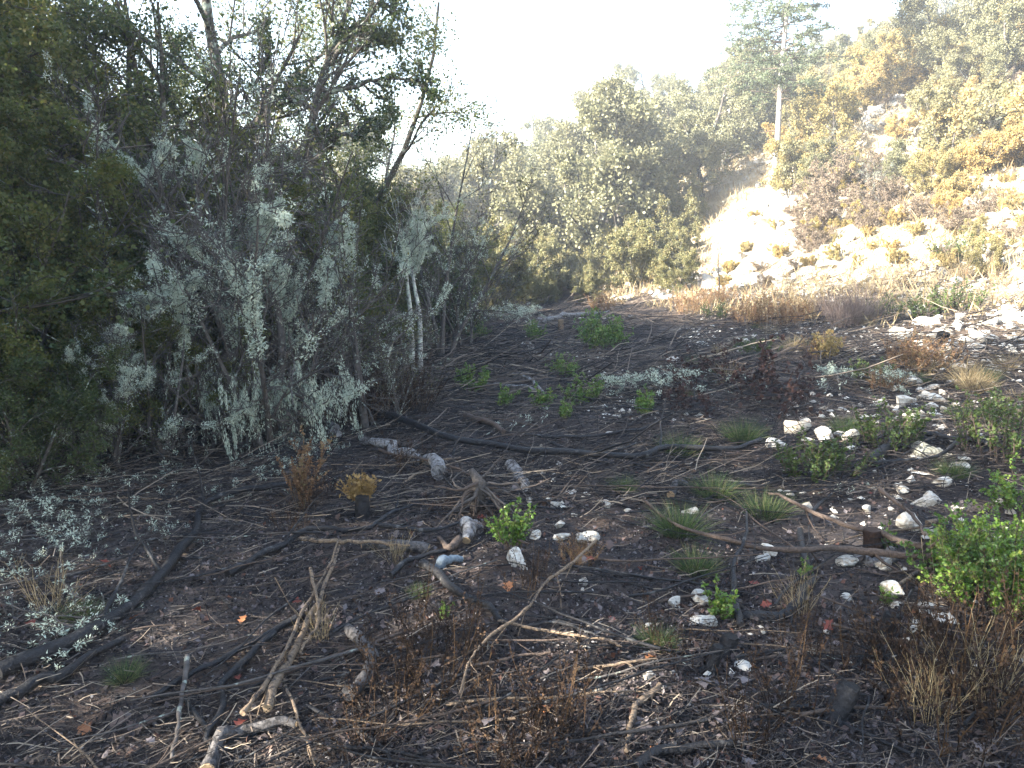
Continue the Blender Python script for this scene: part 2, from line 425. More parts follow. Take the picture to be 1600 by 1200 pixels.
# ------------------------------------------------------------------ plant models
def make_tree(name, seed, H, stems=1, r=.12, lean=.12, l1=(11, .18, 1, 1.0, .55), l2=(8, .55), l3=(8, .5), leaf=(60, .05, .10), lm='leaf_dark', bm='bark', wob=.16, up1=.06,
              twig3=True, crown='crown', asp=.42, lich=0, spread0=.25, upb=.3):
    rng = np.random.default_rng(seed)
    root = empty(name)
    st = np.zeros((stems, 3)); st[:, :2] = rng.normal(size=(stems, 2)) * .10 * (stems > 1)
    az = np.arange(stems) * 2 * np.pi / stems + rng.random() * 6
    d = np.stack([np.cos(az) * spread0 * (stems > 1) + lean * rng.normal(size=stems), np.sin(az) * spread0 * (stems > 1) + lean * rng.normal(size=stems), np.ones(stems)], 1)
    L = H * .80 * rng.uniform(.85, 1.1, stems)
    P0 = wander(rng, st, d, L, 9, .10, .05); P0[:, 0, 2] -= .15
    R0 = r * np.linspace(1.15, .22, 9)[None] * np.ones((stems, 1)); R0[:, 0] *= 1.35
    n1, t0, t1, ang, lr = l1
    P1, R1 = sprout(rng, P0, R0, n1, t0, t1, ang, .22, lr, 6, wob, up1, .55)
    P2, R2 = sprout(rng, P1, R1, l2[0], .2, 1, .75, .25, l2[1], 5, wob * 1.1, .03, .6)
    P3, R3 = sprout(rng, P2, R2, l3[0], .15, 1, .7, .3, l3[1], 4, wob * 1.2, .0, .6)
    mb = MB(); tube(mb, P0, R0, 8); tube(mb, P1, R1, 5); tube(mb, P2, np.maximum(R2, .004), 4)
    if twig3: tube(mb, P3, np.maximum(R3, .0025), 3)
    mb.build('trunk', M[bm], root, True)
    if leaf:
        mb = MB(); n, s, off = leaf
        leaves(mb, rng, P3, n, s, off, asp, upb)
        leaves(mb, rng, P2[:, 2:], max(1, n // 3), s, off, asp, upb)
        mb.build(crown, M[lm], root)
    if lich:
        mb = MB()
        add_lichen(mb, rng, P0, int(lich * 22), .04, .05, 26, .055)
        add_lichen(mb, rng, P1, int(lich * 6), .035, .02, 28, .045, .70)
        add_lichen(mb, rng, P2, int(lich * .6), .03, .012, 22, .035, .84)
        mb.build('lichen', M['lichen'], root)['kind'] = 'stuff'
    return Kind(root)

def add_lichen(mb, rng, P, n, s, off, per=22, clump=.035, gate=.62):
    """n tufts on each line: each tuft a burst of short forked-looking blades"""
    N, K = P.shape[:2]
    if n < 1 or N == 0: return
    par = np.repeat(np.arange(N), n); Mn = len(par)
    # tufts gather in patches
    f = np.clip(rng.random(N)[par] * .6 + .25 * rng.normal(size=Mn) + .2, 0.02, .98) * (K - 1)
    i = np.minimum(f.astype(int), K - 2); w = (f - i)[:, None]
    c = P[par, i] * (1 - w) + P[par, i + 1] * w
    keep = vnoise(c[:, 0] * 2.6 + c[:, 1] * 1.9, c[:, 2] * 2.6 + c[:, 1] * .7, 3) + .25 * rng.random(Mn) > gate
    c = c[keep]; Mn = len(c)
    if Mn == 0: return
    c = np.repeat(c, per, 0); m = len(c)
    out = nrm(rng.normal(size=(m, 3)))
    st = c + out * (off * .5 + clump * rng.random((m, 1)) ** .7)
    d = nrm(out + .8 * rng.normal(size=(m, 3)))
    sd = nrm(np.cross(d, rng.normal(size=(m, 3))))
    ln = (s * .8 * rng.uniform(.4, 1.2, m))[:, None]
    wd = ln * .22
    V = np.stack([st - sd * wd, st + sd * wd, st + d * ln], 1)
    tone = np.repeat(rng.random(Mn), per) * .5 + .5 * rng.random(m)
    mb.tris(V, np.arange(m * 3).reshape(m, 3), tone)

# evergreen trees of the dark wood
oakA = [make_tree('evergreen_tree', 11, 7.5, 2, .10, .12, (10, .10, 1, 1.05, .36), (8, .55), (8, .5), (20, .042, .075), lm='leaf_dark', lich=.5),
        make_tree('evergreen_tree', 12, 7.0, 1, .13, .15, (13, .08, 1, 1.1, .40), (8, .55), (8, .5), (24, .042, .07), lm='leaf_dark'),
        make_tree('evergreen_tree', 13, 6.0, 3, .07, .1, (7, .05, 1, 1.0, .34), (8, .5), (8, .5), (19, .04, .07), lm='leaf_olive', lich=.5)]
oakT = [make_tree('tall_oak', 21, 9.5, 1, .13, .10, (12, .30, 1, .95, .34), (7, .55), (7, .5), (14, .05, .12), lm='leaf_dark', lich=1.5),
        make_tree('tall_oak', 22, 9.0, 2, .09, .10, (9, .25, 1, .9, .32), (7, .55), (7, .5), (13, .05, .12), lm='leaf_olive', lich=1.5)]
boxS = [make_tree('box_shrub', 31, 2.6, 5, .025, .2, (7, .05, 1, .8, .40), (7, .5), (6, .5), (22, .026, .035), lm='leaf_olive', spread0=.45),
        make_tree('box_shrub', 32, 2.4, 6, .022, .2, (7, .05, 1, .8, .40), (7, .5), (6, .5), (20, .026, .035), lm='leaf_dark', spread0=.5)]
lichS = [make_tree('lichened_shrub', 41, 2.9, 4, .028, .2, (8, .1, 1, .75, .42), (7, .5), (5, .55), None, bm='twig_grey', wob=.22, lich=4.5, spread0=.40),
         make_tree('lichened_shrub', 42, 2.5, 5, .024, .25, (8, .1, 1, .8, .45), (7, .5), (5, .55), None, bm='twig_grey', wob=.24, lich=4.5, spread0=.5)]
bareS = [make_tree('bare_shrub', 51, 3.4, 5, .022, .2, (8, .12, 1, .55, .40), (6, .5), (4, .55), (1, .03, .02), lm='leaf_olive', bm='twig_grey', wob=.12, lich=.4, spread0=.3),
         make_tree('bare_shrub', 52, 3.8, 3, .03, .15, (10, .2, 1, .6, .36), (6, .5), (5, .55), (1, .03, .02), lm='leaf_olive', bm='twig_grey', wob=.13, lich=1.4, spread0=.25)]
hillO = [make_tree('holm_oak', 61, 4.6, 2, .10, .15, (9, .12, 1, 1.0, .44), (7, .55), (6, .5), (22, .085, .09), lm='leaf_grey', twig3=False),
         make_tree('holm_oak', 62, 5.2, 1, .13, .15, (13, .12, 1, 1.05, .46), (7, .55), (6, .5), (26, .085, .09), lm='leaf_grey', twig3=False),
         make_tree('holm_oak', 63, 3.8, 3, .08, .15, (8, .08, 1, 1.0, .42), (7, .5), (6, .5), (20, .085, .08), lm='leaf_grey', twig3=False)]
ygS = [make_tree('yellow_green_shrub', 71, 2.2, 5, .02, .2, (7, .05, 1, .8, .42), (6, .5), (6, .5), (16, .05, .04), lm='leaf_ygreen', spread0=.45, twig3=False),
       make_tree('yellow_green_shrub', 72, 1.8, 6, .02, .2, (7, .05, 1, .8, .42), (6, .5), (6, .5), (14, .05, .04), lm='leaf_ygreen', spread0=.5, twig3=False)]
goldS = [make_tree('golden_shrub', 81, 1.7, 6, .018, .2, (6, .05, 1, .8, .45), (6, .5), (5, .5), (12, .055, .04), lm='leaf_gold', bm='twig_grey', spread0=.55),
         make_tree('golden_shrub', 82, 1.4, 7, .016, .2, (6, .05, 1, .8, .45), (6, .5), (5, .5), (10, .055, .04), lm='leaf_gold', bm='twig_grey', spread0=.6),
         make_tree('golden_shrub', 83, 2.1, 4, .02, .2, (7, .05, 1, .8, .42), (6, .5), (5, .5), (13, .055, .04), lm='leaf_ygold', bm='twig_grey', spread0=.45)]
rustS = [make_tree('bramble_shrub', 91, 1.0, 7, .010, .3, (6, .1, 1, .8, .5), (8, .5), (6, .5), (2, .035, .02), lm='bramble', bm='bramble_stem', wob=.25, spread0=.9)]

AVOID = []
def wood(kind, px, row, sc, look, cat, group, rz=None, label=None, wy=None):
    p = G(px, row) if wy is None else np.array(on(px, wy))
    o = kind.put((p[0], p[1], p[2] - .05), R.random() * 6.28 if rz is None else rz, sc)
    if label: tag(o, label, cat, group)
    else: auto(o, look, cat, group)
    return o

# ---- the dark wood on the left: (x, y, model, scale)
LEFT = [(-5.6, 6.6, oakA[0], 1.0), (-4.7, 5.0, oakA[2], .80), (-6.3, 8.6, oakA[1], 1.05), (-4.6, 8.6, oakA[2], .95), (-8.2, 8.4, oakA[1], 1.1),
        (-5.2, 11.4, oakA[2], .9), (-3.6, 9.9, oakA[2], .62), (-3.9, 12.6, oakA[0], .66), (-3.0, 13.8, oakA[2], .6), (-5.1, 7.4, oakA[2], 1.0), (-4.3, 7.6, oakA[1], .72), (-6.6, 7.2, oakA[2], 1.15), (-3.3, 8.6, oakA[1], .55), (-4.0, 6.4, oakA[2], .55), (-4.2, 9.4, oakA[0], .75), (-2.4, 11.0, oakA[1], .5), (-4.6, 14.6, oakA[1], .75), (-2.3, 13.4, oakA[1], .48), (-1.9, 16.2, oakA[2], .5)]
for x, y, k, s in LEFT:
    auto(k.put(on(x, y, -.05), R.random() * 6.28, s), 'dark evergreen tree', 'tree', 'evergreen trees of the dark wood')
for x, y, k, s in [(-7.6, 10.0, oakT[0], 1.0), (-6.0, 12.5, oakT[1], 1.0), (-4.4, 10.6, oakT[0], .92), (-3.3, 11.4, oakT[1], .80), (-8.0, 15.0, oakT[1], 1.1)]:
    auto(k.put(on(x, y, -.05), R.random() * 6.28, s), 'tall open-crowned oak', 'tree', 'tall oaks at the back of the dark wood')
for x, y, k, s in [(-4.3, 5.7, boxS[0], 1.1), (-3.9, 6.7, boxS[1], 1.0), (-4.9, 6.6, boxS[0], 1.3), (-3.1, 7.7, boxS[0], 1.0), (-5.4, 5.6, boxS[1], 1.0), (-2.7, 9.0, boxS[0], 1.1), (-2.7, 11.0, boxS[0], 1.0),
                   (-2.9, 11.6, boxS[1], 1.2), (-2.2, 12.8, boxS[0], .9), (-1.6, 14.2, boxS[1], 1.1), (-2.9, 15.4, boxS[0], 1.3), (-1.7, 16.4, boxS[0], 1.0), (-4.3, 15.8, boxS[1], 1.5),
                   (-1.5, 18.5, boxS[0], .9), (-2.3, 18.5, boxS[0], 1.3), (-3.4, 4.9, boxS[1], .6), (-2.9, 6.2, boxS[0], .55), (-6.0, 7.6, boxS[1], 1.4), (-7.2, 9.2, boxS[1], 1.6), (-5.4, 8.9, boxS[1], 1.4), (-6.6, 10.6, boxS[1], 1.6), (-5.0, 10.4, boxS[1], 1.5), (-4.0, 8.4, boxS[1], 1.2), (-3.5, 9.2, boxS[1], 1.2), (-4.3, 12.0, boxS[1], 1.6), (-8.5, 11.0, boxS[1], 1.8), (-3.2, 12.8, boxS[1], 1.4), (-5.2, 6.1, boxS[0], 1.5), (-5.9, 6.4, boxS[0], 1.7), (-4.4, 7.1, boxS[0], 1.1), (-3.6, 7.6, boxS[0], .9), (-6.0, 14.0, boxS[1], 1.8), (-2.5, 10.0, boxS[1], 1.0), (-2.9, 8.5, boxS[0], .95), (-3.4, 8.2, boxS[0], 1.1), (-2.8, 9.8, boxS[0], .95), (-2.7, 12.0, boxS[0], 1.1), (-3.8, 7.2, boxS[0], 1.1), (-4.6, 5.3, boxS[0], 1.35), (-4.0, 5.5, boxS[0], .8), (-3.6, 5.9, boxS[0], .7)]:
    auto(k.put(on(x, y, -.05), R.random() * 6.28, s), 'leafy box shrub', 'shrub', 'box shrubs under the dark wood')
for px, row, k, s in [(430, 702, lichS[0], .95), (345, 700, lichS[1], .95), (480, 672, lichS[1], .85), (505, 640, lichS[0], .95), (250, 715, lichS[1], .65), (180, 735, lichS[1], .5)]:
    wood(k, px, row, s, 'bare shrub shaggy with pale lichen', 'shrub', 'lichen-hung shrubs at the edge of the wood')
for px, row, k, s in [(520, 655, bareS[0], .85), (690, 560, bareS[1], 1.05), (715, 545, bareS[0], 1.1), (745, 520, bareS[0], .9), (590, 545, bareS[0], .9),
                      (770, 495, bareS[0], .7), (360, 650, bareS[0], 1.25), (240, 665, bareS[0], 1.3), (455, 640, bareS[1], 1.2), (620, 660, bareS[0], .4)]:
    wood(k, px, row, s, 'thin leafless grey shrub', 'shrub', 'leafless shrubs along the clearing')

# ------------------------------------------------------------------ the lit slope
def scatter(n, x0, x1, y0, y1, dmin, test, seed):
    rng = np.random.default_rng(seed); pts = []
    for _ in range(n * 40):
        if len(pts) >= n: break
        x, y = rng.uniform(x0, x1), rng.uniform(y0, y1)
        if not test(x, y): continue
        if all((x - a) ** 2 + (y - b) ** 2 > dmin ** 2 for a, b in pts): pts.append((x, y))
    return pts
rng = np.random.default_rng(3)
def inview(x, y, m=.715):
    if not (y > 0 and abs(x) < m * y + .7): return False
    u, v = project(np.array(on(x, y))); return u < 1640 and v > -15
PINE = G(1208, 302)
for x, y in scatter(95, -14, 14, 27, 56, 1.8, lambda x, y: inview(x, y) and x / y < .33 and (x / y < .27 or y > 37) and (toe(x, y) > -1.5 or y > 33) and not (x > 2 and y < 31), 5):
    k = hillO[rng.integers(3)]
    auto(k.put(on(x, y, -.1), rng.random() * 6.28, rng.uniform(1.2, 1.7) * (1 if x / y < .15 else .9 if x / y < .21 else .7)), 'grey-green holm oak', 'tree', 'holm oaks on the lit slope')
for x, y in scatter(60, 12, 62, 34, 80, 2.8, lambda x, y: inview(x, y) and toe(x, y) > 15 and x / y > .26, 6):
    k = hillO[rng.integers(3)]
    auto(k.put(on(x, y, -.1), rng.random() * 6.28, rng.uniform(.6, .95)), 'grey-green holm oak', 'tree', 'holm oaks on the lit slope')
for x, y in scatter(26, 12, 34, 18, 42, 1.9, lambda x, y: inview(x, y) and toe(x, y) > 12 and x / y > .50, 16):
    k = hillO[rng.integers(3)]
    auto(k.put(on(x, y, -.1), rng.random() * 6.28, rng.uniform(.6, .95)), 'grey-green holm oak', 'tree', 'holm oaks on the lit slope')
for x, y in scatter(60, -3, 12, 20, 36, .95, lambda x, y: inview(x, y) and x / y < .235 and ((-.5 < toe(x, y) + .12 * (28 - y) < 3.4) or (y > 24.5 and x < 2.8 and x > -3) or (y > 19 and x < 0.3 - .0 * y and x > -2.5)), 8):
    k = ygS[rng.integers(2)]
    auto(k.put(on(x, y, -.05), rng.random() * 6.28, rng.uniform(.6, 1.3)), 'yellow-green leafy shrub', 'shrub', 'yellow-green shrubs at the foot of the slope')
CRAG = [G(u, v) for u, v in ((1400, 165), (1435, 155), (1368, 185), (1560, 325), (1590, 305), (1525, 345), (1450, 238), (1415, 247), (1388, 262), (1330, 180), (1290, 215), (1300, 130), (1190, 230), (1200, 260), (1170, 200), (1590, 170))]
def crag_free(x, y):
    for p in CRAG:
        l = math.hypot(p[0], p[1]); t = min(max(((p[0] - x) * p[0] + (p[1] - y) * p[1]) / l, -.5), 2.6)
        if math.hypot(x - p[0] + t * p[0] / l, y - p[1] + t * p[1] / l) < .95: return False
    return True
for x, y in scatter(390, 8, 38, 15, 54, .72, lambda x, y: inview(x, y) and toe(x, y) > 4.4 and x / y > .37 and (x - PINE[0]) ** 2 + (y - PINE[1]) ** 2 > 3 and crag_free(x, y) and vnoise(x / 3, y / 3, 12) > .26, 9):
    if rng.random() < .2:
        auto(hillO[rng.integers(3)].put(on(x, y, -.05), rng.random() * 6.28, rng.uniform(.28, .5)), 'grey-green oak bush', 'bush', 'oak bushes on the lit slope'); continue
    k = goldS[rng.integers(3)]
    sc_ = rng.uniform(.5, 1.4)
    auto(k.put(on(x, y, -.05), rng.random() * 6.28, sc_), ('tall ' if sc_ > 1.1 else 'low ' if sc_ < .8 else '') + 'golden-leaved shrub', 'shrub', 'golden shrubs on the lit slope')
for x, y in scatter(34, 8, 30, 16, 44, 1.6, lambda x, y: inview(x, y) and toe(x, y) > 2.5 and x / y > .37 and crag_free(x, y), 19):
    auto(bareS[rng.integers(2)].put(on(x, y, -.05), rng.random() * 6.28, rng.uniform(.35, .75)), 'leafless pale shrub', 'shrub', 'leafless shrubs on the lit slope')
for x, y in scatter(70, 7, 24, 14, 34, .7, lambda x, y: inview(x, y) and .8 < toe(x, y) < 6 and x / y > .39, 20):
    auto(goldS[rng.integers(3)].put(on(x, y, -.05), rng.random() * 6.28, rng.uniform(.16, .42)), 'tiny golden-leaved scrub', 'shrub', 'small scrub on the pale bank')
for x, y in scatter(44, 7, 24, 15, 36, 1.2, lambda x, y: inview(x, y) and toe(x, y) > 1.5 and x / y > .36, 10):
    auto(rustS[0].put(on(x, y, -.05), rng.random() * 6.28, rng.uniform(.35, .8)), 'low tangled brown bramble', 'shrub', 'brambles on the lit slope')

# the woodland beyond the left edge of the frame that keeps the clearing in shade
rngw = np.random.default_rng(77); mb = MB()
for k in range(26):
    x, y = rngw.uniform(-15, -6.8), rngw.uniform(-9, 6.5)
    if x > -.78 * y - 3.5 and y > 0: x -= 4
    if abs(x) < .78 * y + 2.2: x = -(.78 * y + 2.2) - rngw.random() * 4
    h = rngw.uniform(8.5, 10.5); c0 = np.array(on(x, y))
    lines = wander(rngw, c0[None] + np.array([[0, 0, .5]]) + rngw.normal(size=(36, 3)) * np.array([.3, .3, .2]) + np.array([0, 0, 1]) * rngw.uniform(0, h * .6, (36, 1)), rngw.normal(size=(36, 3)) * np.array([1, 1, .4]) + np.array([0, 0, .7]), rngw.uniform(1.5, 3.2, 36), 5, .2, .05)
    leaves(mb, rngw, lines, 55, .16, .28, .5)
    tube(mb, np.stack([c0 - [0, 0, .2], c0 + [0, 0, h * .5], c0 + [.2, .1, h * .9]])[None], np.array([[.16, .12, .03]]), 6, .1)
o = mb.build('woodland', M['leaf_dark']); tag(o, 'dark evergreen woodland closing in the clearing', 'woodland', kind='stuff')

# ------------------------------------------------------------------ cedar on the outcrop
def make_cedar():
    rng = np.random.default_rng(5); root = empty('cedar', PINE - np.array([0, 0, .3])); H = 15
    K = 14; zs = np.linspace(0, H, K); P0 = np.stack([.006 * zs ** 1.5 + .03 * np.sin(zs), .02 * np.cos(zs * .8), zs], 1)[None]
    R0 = np.linspace(.115, .03, K)[None]
    mb = MB(); tube(mb, P0, R0, 10)
    b, rb = [], []
    L1, D1, S1 = [], [], []
    for z in np.arange(3.9, 14.6, .30):
        for q in range(6):
            a = rng.random() * 6.28; f = (z - 4) / 10.5
            ln = (2.6 * (1 - f * .72)) * rng.uniform(.55, 1.2) * (.75 if z < 4.6 else 1)
            i = z / H * (K - 1); j = int(i); S1.append(P0[0, j] + (P0[0, min(j + 1, K - 1)] - P0[0, j]) * (i - j))
            D1.append((math.cos(a), math.sin(a), rng.uniform(-.05, .22))); L1.append(ln)
    for z in (2.1, 2.6, 3.3, 3.7):
        a = rng.random() * 6.28; S1.append(np.array([0.03, 0, z])); D1.append((math.cos(a), math.sin(a), -.1)); L1.append(.7)
    S1, D1, L1 = map(np.array, (S1, D1, L1))
    P1 = wander(rng, S1, D1, L1, 6, .07, -.03); R1 = .028 * np.linspace(1, .25, 6)[None] * np.ones((len(P1), 1))
    lb = MB(); tube(lb, P1, R1 * .8, 5); lb.build('limbs', M['brown'], root, True)['kind'] = 'stuff'
    mb.build('trunk', bark_mat('cedar_bark', [(.3, (.14, .13, .125)), (.7, (.30, .29, .28))], 5, stretch=(3, 3, .6)), root, True)
    P1 = P1[:-4]
    P2, R2 = sprout(rng, P1, R1[:-4], 9, .2, 1, 1.0, .2, .32, 4, .10, -.02, .6)
    P2[..., 2] = P2[..., 2] * .35 + .65 * P2[:, :1, 2]
    mb = MB(); tube(mb, P2, np.maximum(R2 * .5, .004), 3, .2)
    leaves(mb, rng, P2, 26, .10, .03, .2, .3, t0=.0)
    leaves(mb, rng, P1, 24, .075, .02, .16, .3, t0=.3)
    mb.build('crown', M['needle'], root)
    return tag(root, 'tall slender cedar with bare lower trunk standing on the white outcrop', 'tree')
make_cedar()

# ------------------------------------------------------------------ stones
def stone_mesh(seed, sub=3, m='stone', cuts=7):
    import bmesh
    rng = np.random.default_rng(seed); bm = bmesh.new()
    bmesh.ops.create_icosphere(bm, subdivisions=sub, radius=1)
    V = np.array([v.co[:] for v in bm.verts]); F = np.array([[v.index for v in f.verts] for f in bm.faces]); bm.free()
    for _ in range(cuts):
        n = nrm(rng.normal(size=3)); d = rng.uniform(.28, .66)
        V = V - np.maximum(0, V @ n - d)[:, None] * n
    V += .05 * (np.stack([vnoise(V[:, 0] * 3 + V[:, 2] * 2, V[:, 1] * 3 - V[:, 2], seed + c) for c in range(3)], 1) - .5) + .008 * rng.normal(size=V.shape); V = V / np.abs(V).max()
    V *= np.array([1, rng.uniform(.65, .95), rng.uniform(.7, 1.0)]) * 1.12
    mb = MB(); mb.tris(V, F); return mb.data('stone', M[m])
STONE = [stone_mesh(s) for s in range(10)]
SMALL = [stone_mesh(30 + s, 2, cuts=6) for s in range(6)]
STN = [0]
def stone(px, row, w, h=None, label=None, look='pale limestone stone', mesh=None, group='limestone stones strewn over the clearing', name='stone', p=None):
    STN[0] += 1
    p = G(px, row) if p is None else np.array(p); r = px2m(w, p) / 2 * 1.04
    flat = (h / w) if h else R.uniform(.55, .85)
    o = link(name, mesh or (STONE[STN[0] % 10] if w > 13 else SMALL[STN[0] % 6]))
    o.scale = (r, r * R.uniform(.8, 1.1), r * flat * 1.15); o.rotation_euler = (R.normal() * .2, R.normal() * .2, R.random() * 6.28)
    o.location = (p[0], p[1], p[2] + r * flat * .36)
    if label: tag(o, label, 'stone', group)
    else: auto(o, look, 'stone', group)
    return o
cream, mossy = stone_mesh(101, 3, 'stone_cream', 9), stone_mesh(102, 3, 'stone_moss', 9)
stone(1240, 672, 44, 36, 'cream rounded boulder, biggest of the stones below the red dried branch', mesh=cream, name='boulder')
stone(1443, 716, 64, 40, 'large flat slab stone mottled with dark moss under crossed black branches', mesh=mossy, name='boulder')
stone(1400, 527, 44, 34, 'large white boulder beside the burnt log end at the slope foot', mesh=STONE[2], name='boulder')
for a in [(1220, 702, 44), (1262, 696, 30), (1290, 688, 40), (1312, 683, 22), (1328, 690, 34), (1258, 660, 18), (1505, 733, 34), (1408, 768, 30), (1465, 758, 38), (1440, 790, 36), (1462, 785, 32), (1355, 802, 26), (1428, 828, 46), (1447, 836, 26),
          (1325, 884, 40), (1382, 886, 34), (1362, 880, 22), (1200, 866, 32), (1196, 877, 30), (1297, 856, 20), (1100, 944, 44), (1057, 952, 34), (1098, 974, 40), (1322, 938, 22), (1396, 932, 46), (1404, 948, 30), (1447, 955, 40), (1468, 962, 30), (1432, 975, 24),
          (1078, 802, 24), (868, 791, 26), (828, 790, 22), (948, 789, 24), (981, 802, 15), (873, 824, 26), (877, 842, 26), (836, 838, 24), (918, 848, 34), (905, 838, 12), (811, 882, 44), (908, 912, 20), (911, 926, 14), (897, 806, 10), (953, 679, 14),
          (1050, 570, 26), (1162, 535, 22), (1116, 514, 16), (1096, 539, 18), (1525, 687, 30), (1370, 632, 20), (1318, 642, 16), (1334, 638, 14), (1050, 1052, 12), (1013, 978, 14), (1010, 1060, 16), (1290, 600, 14), (1500, 605, 12)]:
    stone(a[0], a[1], a[2])
for a in [(1428, 602, 40), (1487, 603, 32), (1455, 609, 22), (1417, 627, 28), (1408, 637, 42), (1443, 625, 24), (1464, 629, 28), (1452, 642, 26), (1481, 648, 26), (1433, 660, 40), (1461, 657, 26), (1474, 671, 24), (1492, 635, 20), (1395, 610, 22), (1400, 648, 20), (1440, 613, 16), (1470, 615, 14)]:
    stone(a[0], a[1], a[2], look='pale stone of the small heap', group='stones of the small heap')
rs = np.random.default_rng(14)
for _ in range(120):
    u = rs.uniform(1440, 1610); v = 486 + (u - 1440) * .02 + rs.random() ** 1.3 * 96
    w = rs.uniform(9, 34) * (.7 + .3 * rs.random()); stone(u, v, w, look='large white rubble block' if w > 23 else 'white rubble stone' if w > 14 else 'small white rubble chip', group='white rubble at the foot of the slope')
for _ in range(60):
    u = rs.uniform(940, 1180); v = rs.uniform(428, 474) - (u - 940) * .05
    stone(u, v, rs.uniform(7, 20), look='sunlit white stone', group='sunlit rubble at the far end of the clearing')
for _ in range(75):
    u = rs.uniform(1180, 1600); v = rs.uniform(150, 450)
    stone(u, v, rs.uniform(9, 38), look='blinding white slope rock', group='white rocks in the slope grass')
# the white outcrop: slabs, each a child
oc = empty('limestone_outcrop', G(1165, 420)); tag(oc, 'blinding white limestone outcrop falling from the foot of the cedar', 'rock')
ro = np.random.default_rng(55)
SLAB = [stone_mesh(200 + k, 3, 'rock', 12) for k in range(5)]
for u, v, w in [(1208, 318, 74), (1238, 312, 60), (1190, 345, 66), (1222, 345, 70), (1172, 372, 70), (1205, 378, 76), (1156, 400, 72), (1192, 410, 84), (1232, 378, 56), (1140, 425, 66), (1172, 440, 80), (1215, 425, 66), (1265, 300, 44), (1285, 285, 40), (1125, 446, 54), (1250, 430, 50), (1350, 400, 70), (1390, 405, 70), (1310, 412, 56)] + [(ro.uniform(1110, 1300) + (450 - vv) * .28, vv, ro.uniform(14, 44)) for vv in ro.uniform(300, 465, 70)] + [(ro.uniform(1280, 1600), vv, ro.uniform(12, 40)) for vv in ro.uniform(385, 425, 40)]:
    p = G(u, v); r = px2m(w, p) / 2
    o = link('rock', SLAB[int(u) % 5], oc, np.array(p) - np.array(oc.location) + np.array([0, 0, -.2 * r])); o.scale = (r * 1.2, r * .9, r * .85); o.rotation_euler = (R.normal() * .3, R.normal() * .3, R.random() * 6.28)

for lab, rocks in [('white crag high on the slope between golden shrubs', [(1400, 160, 70), (1435, 150, 60), (1370, 185, 64), (1340, 178, 44), (1420, 185, 50)]), ('white rock band at the frame edge of the slope', [(1560, 325, 70), (1590, 300, 60), (1530, 345, 60), (1500, 320, 40), (1590, 345, 50)]), ('small pale crag right of the cedar trunk', [(1290, 215, 36), (1305, 205, 24), (1300, 130, 30)]), ('pale rocks showing behind the cedar trunk', [(1190, 230, 40), (1200, 260, 36), (1170, 200, 34), (1185, 280, 30)]), ('broad white rock above the bramble mass', [(1450, 235, 60), (1415, 245, 50), (1385, 262, 44)])]:
    cr_ = empty('crag', G(rocks[0][0], rocks[0][1])); tag(cr_, lab, 'rock', 'rocks cropping out of the lit slope')
    for u, v, w in [(u0 + R.normal() * w0 * .35, v0 + R.normal() * w0 * .22, w0 * R.uniform(.25, .62)) for u0, v0, w0 in rocks for _ in range(4)]:
        p = G(u, v); r = px2m(w, p) / 2; o = link('rock', SLAB[int(u) % 5], cr_, np.array(p) - np.array(cr_.location) + np.array([0, 0, .25 * r])); o.scale = (r * 1.2, r * .9, r * .8); o.rotation_euler = (R.normal() * .3, R.normal() * .3, R.random() * 6.28)
BR = make_tree('bare_tree', 151, 4.5, 3, .06, .2, (10, .15, 1, .7, .42), (8, .5), (6, .55), None, bm='bark_pale', wob=.15, spread0=.35)
tag(BR.put(G(1500, 130) + np.array([0, 0, .8]), 0, 1.1), 'pale leafless tree among the oaks at the top of the slope', 'tree')
for u, v, k in [(1140, 430, .35), (1165, 395, .3), (1185, 425, .4), (1210, 360, .3), (1178, 345, .3), (1215, 405, .35), (1235, 340, .45), (1130, 450, .3), (1200, 448, .4), (1245, 425, .45)]:
    auto((goldS[1] if k < .38 else rustS[0]).put(G(u, v), R.random() * 6, k), 'small dry scrub on white rock', 'shrub', 'scrub clinging to the outcrop')
for u, v, k in [(1285, 335, 1.25), (1310, 310, 1.35), (1265, 365, 1.1), (1335, 290, 1.3), (1365, 300, 1.0), (1300, 350, 1.1), (1275, 385, .8), (1395, 325, 1.0), (1350, 325, .9), (1255, 385, .7), (1430, 345, .8), (1490, 365, .8), (1340, 350, .7), (1380, 345, .6)]:
    auto(rustS[0].put(G(u, v), R.random() * 6, k), 'low tangled brown bramble', 'shrub', 'brambles on the lit slope')

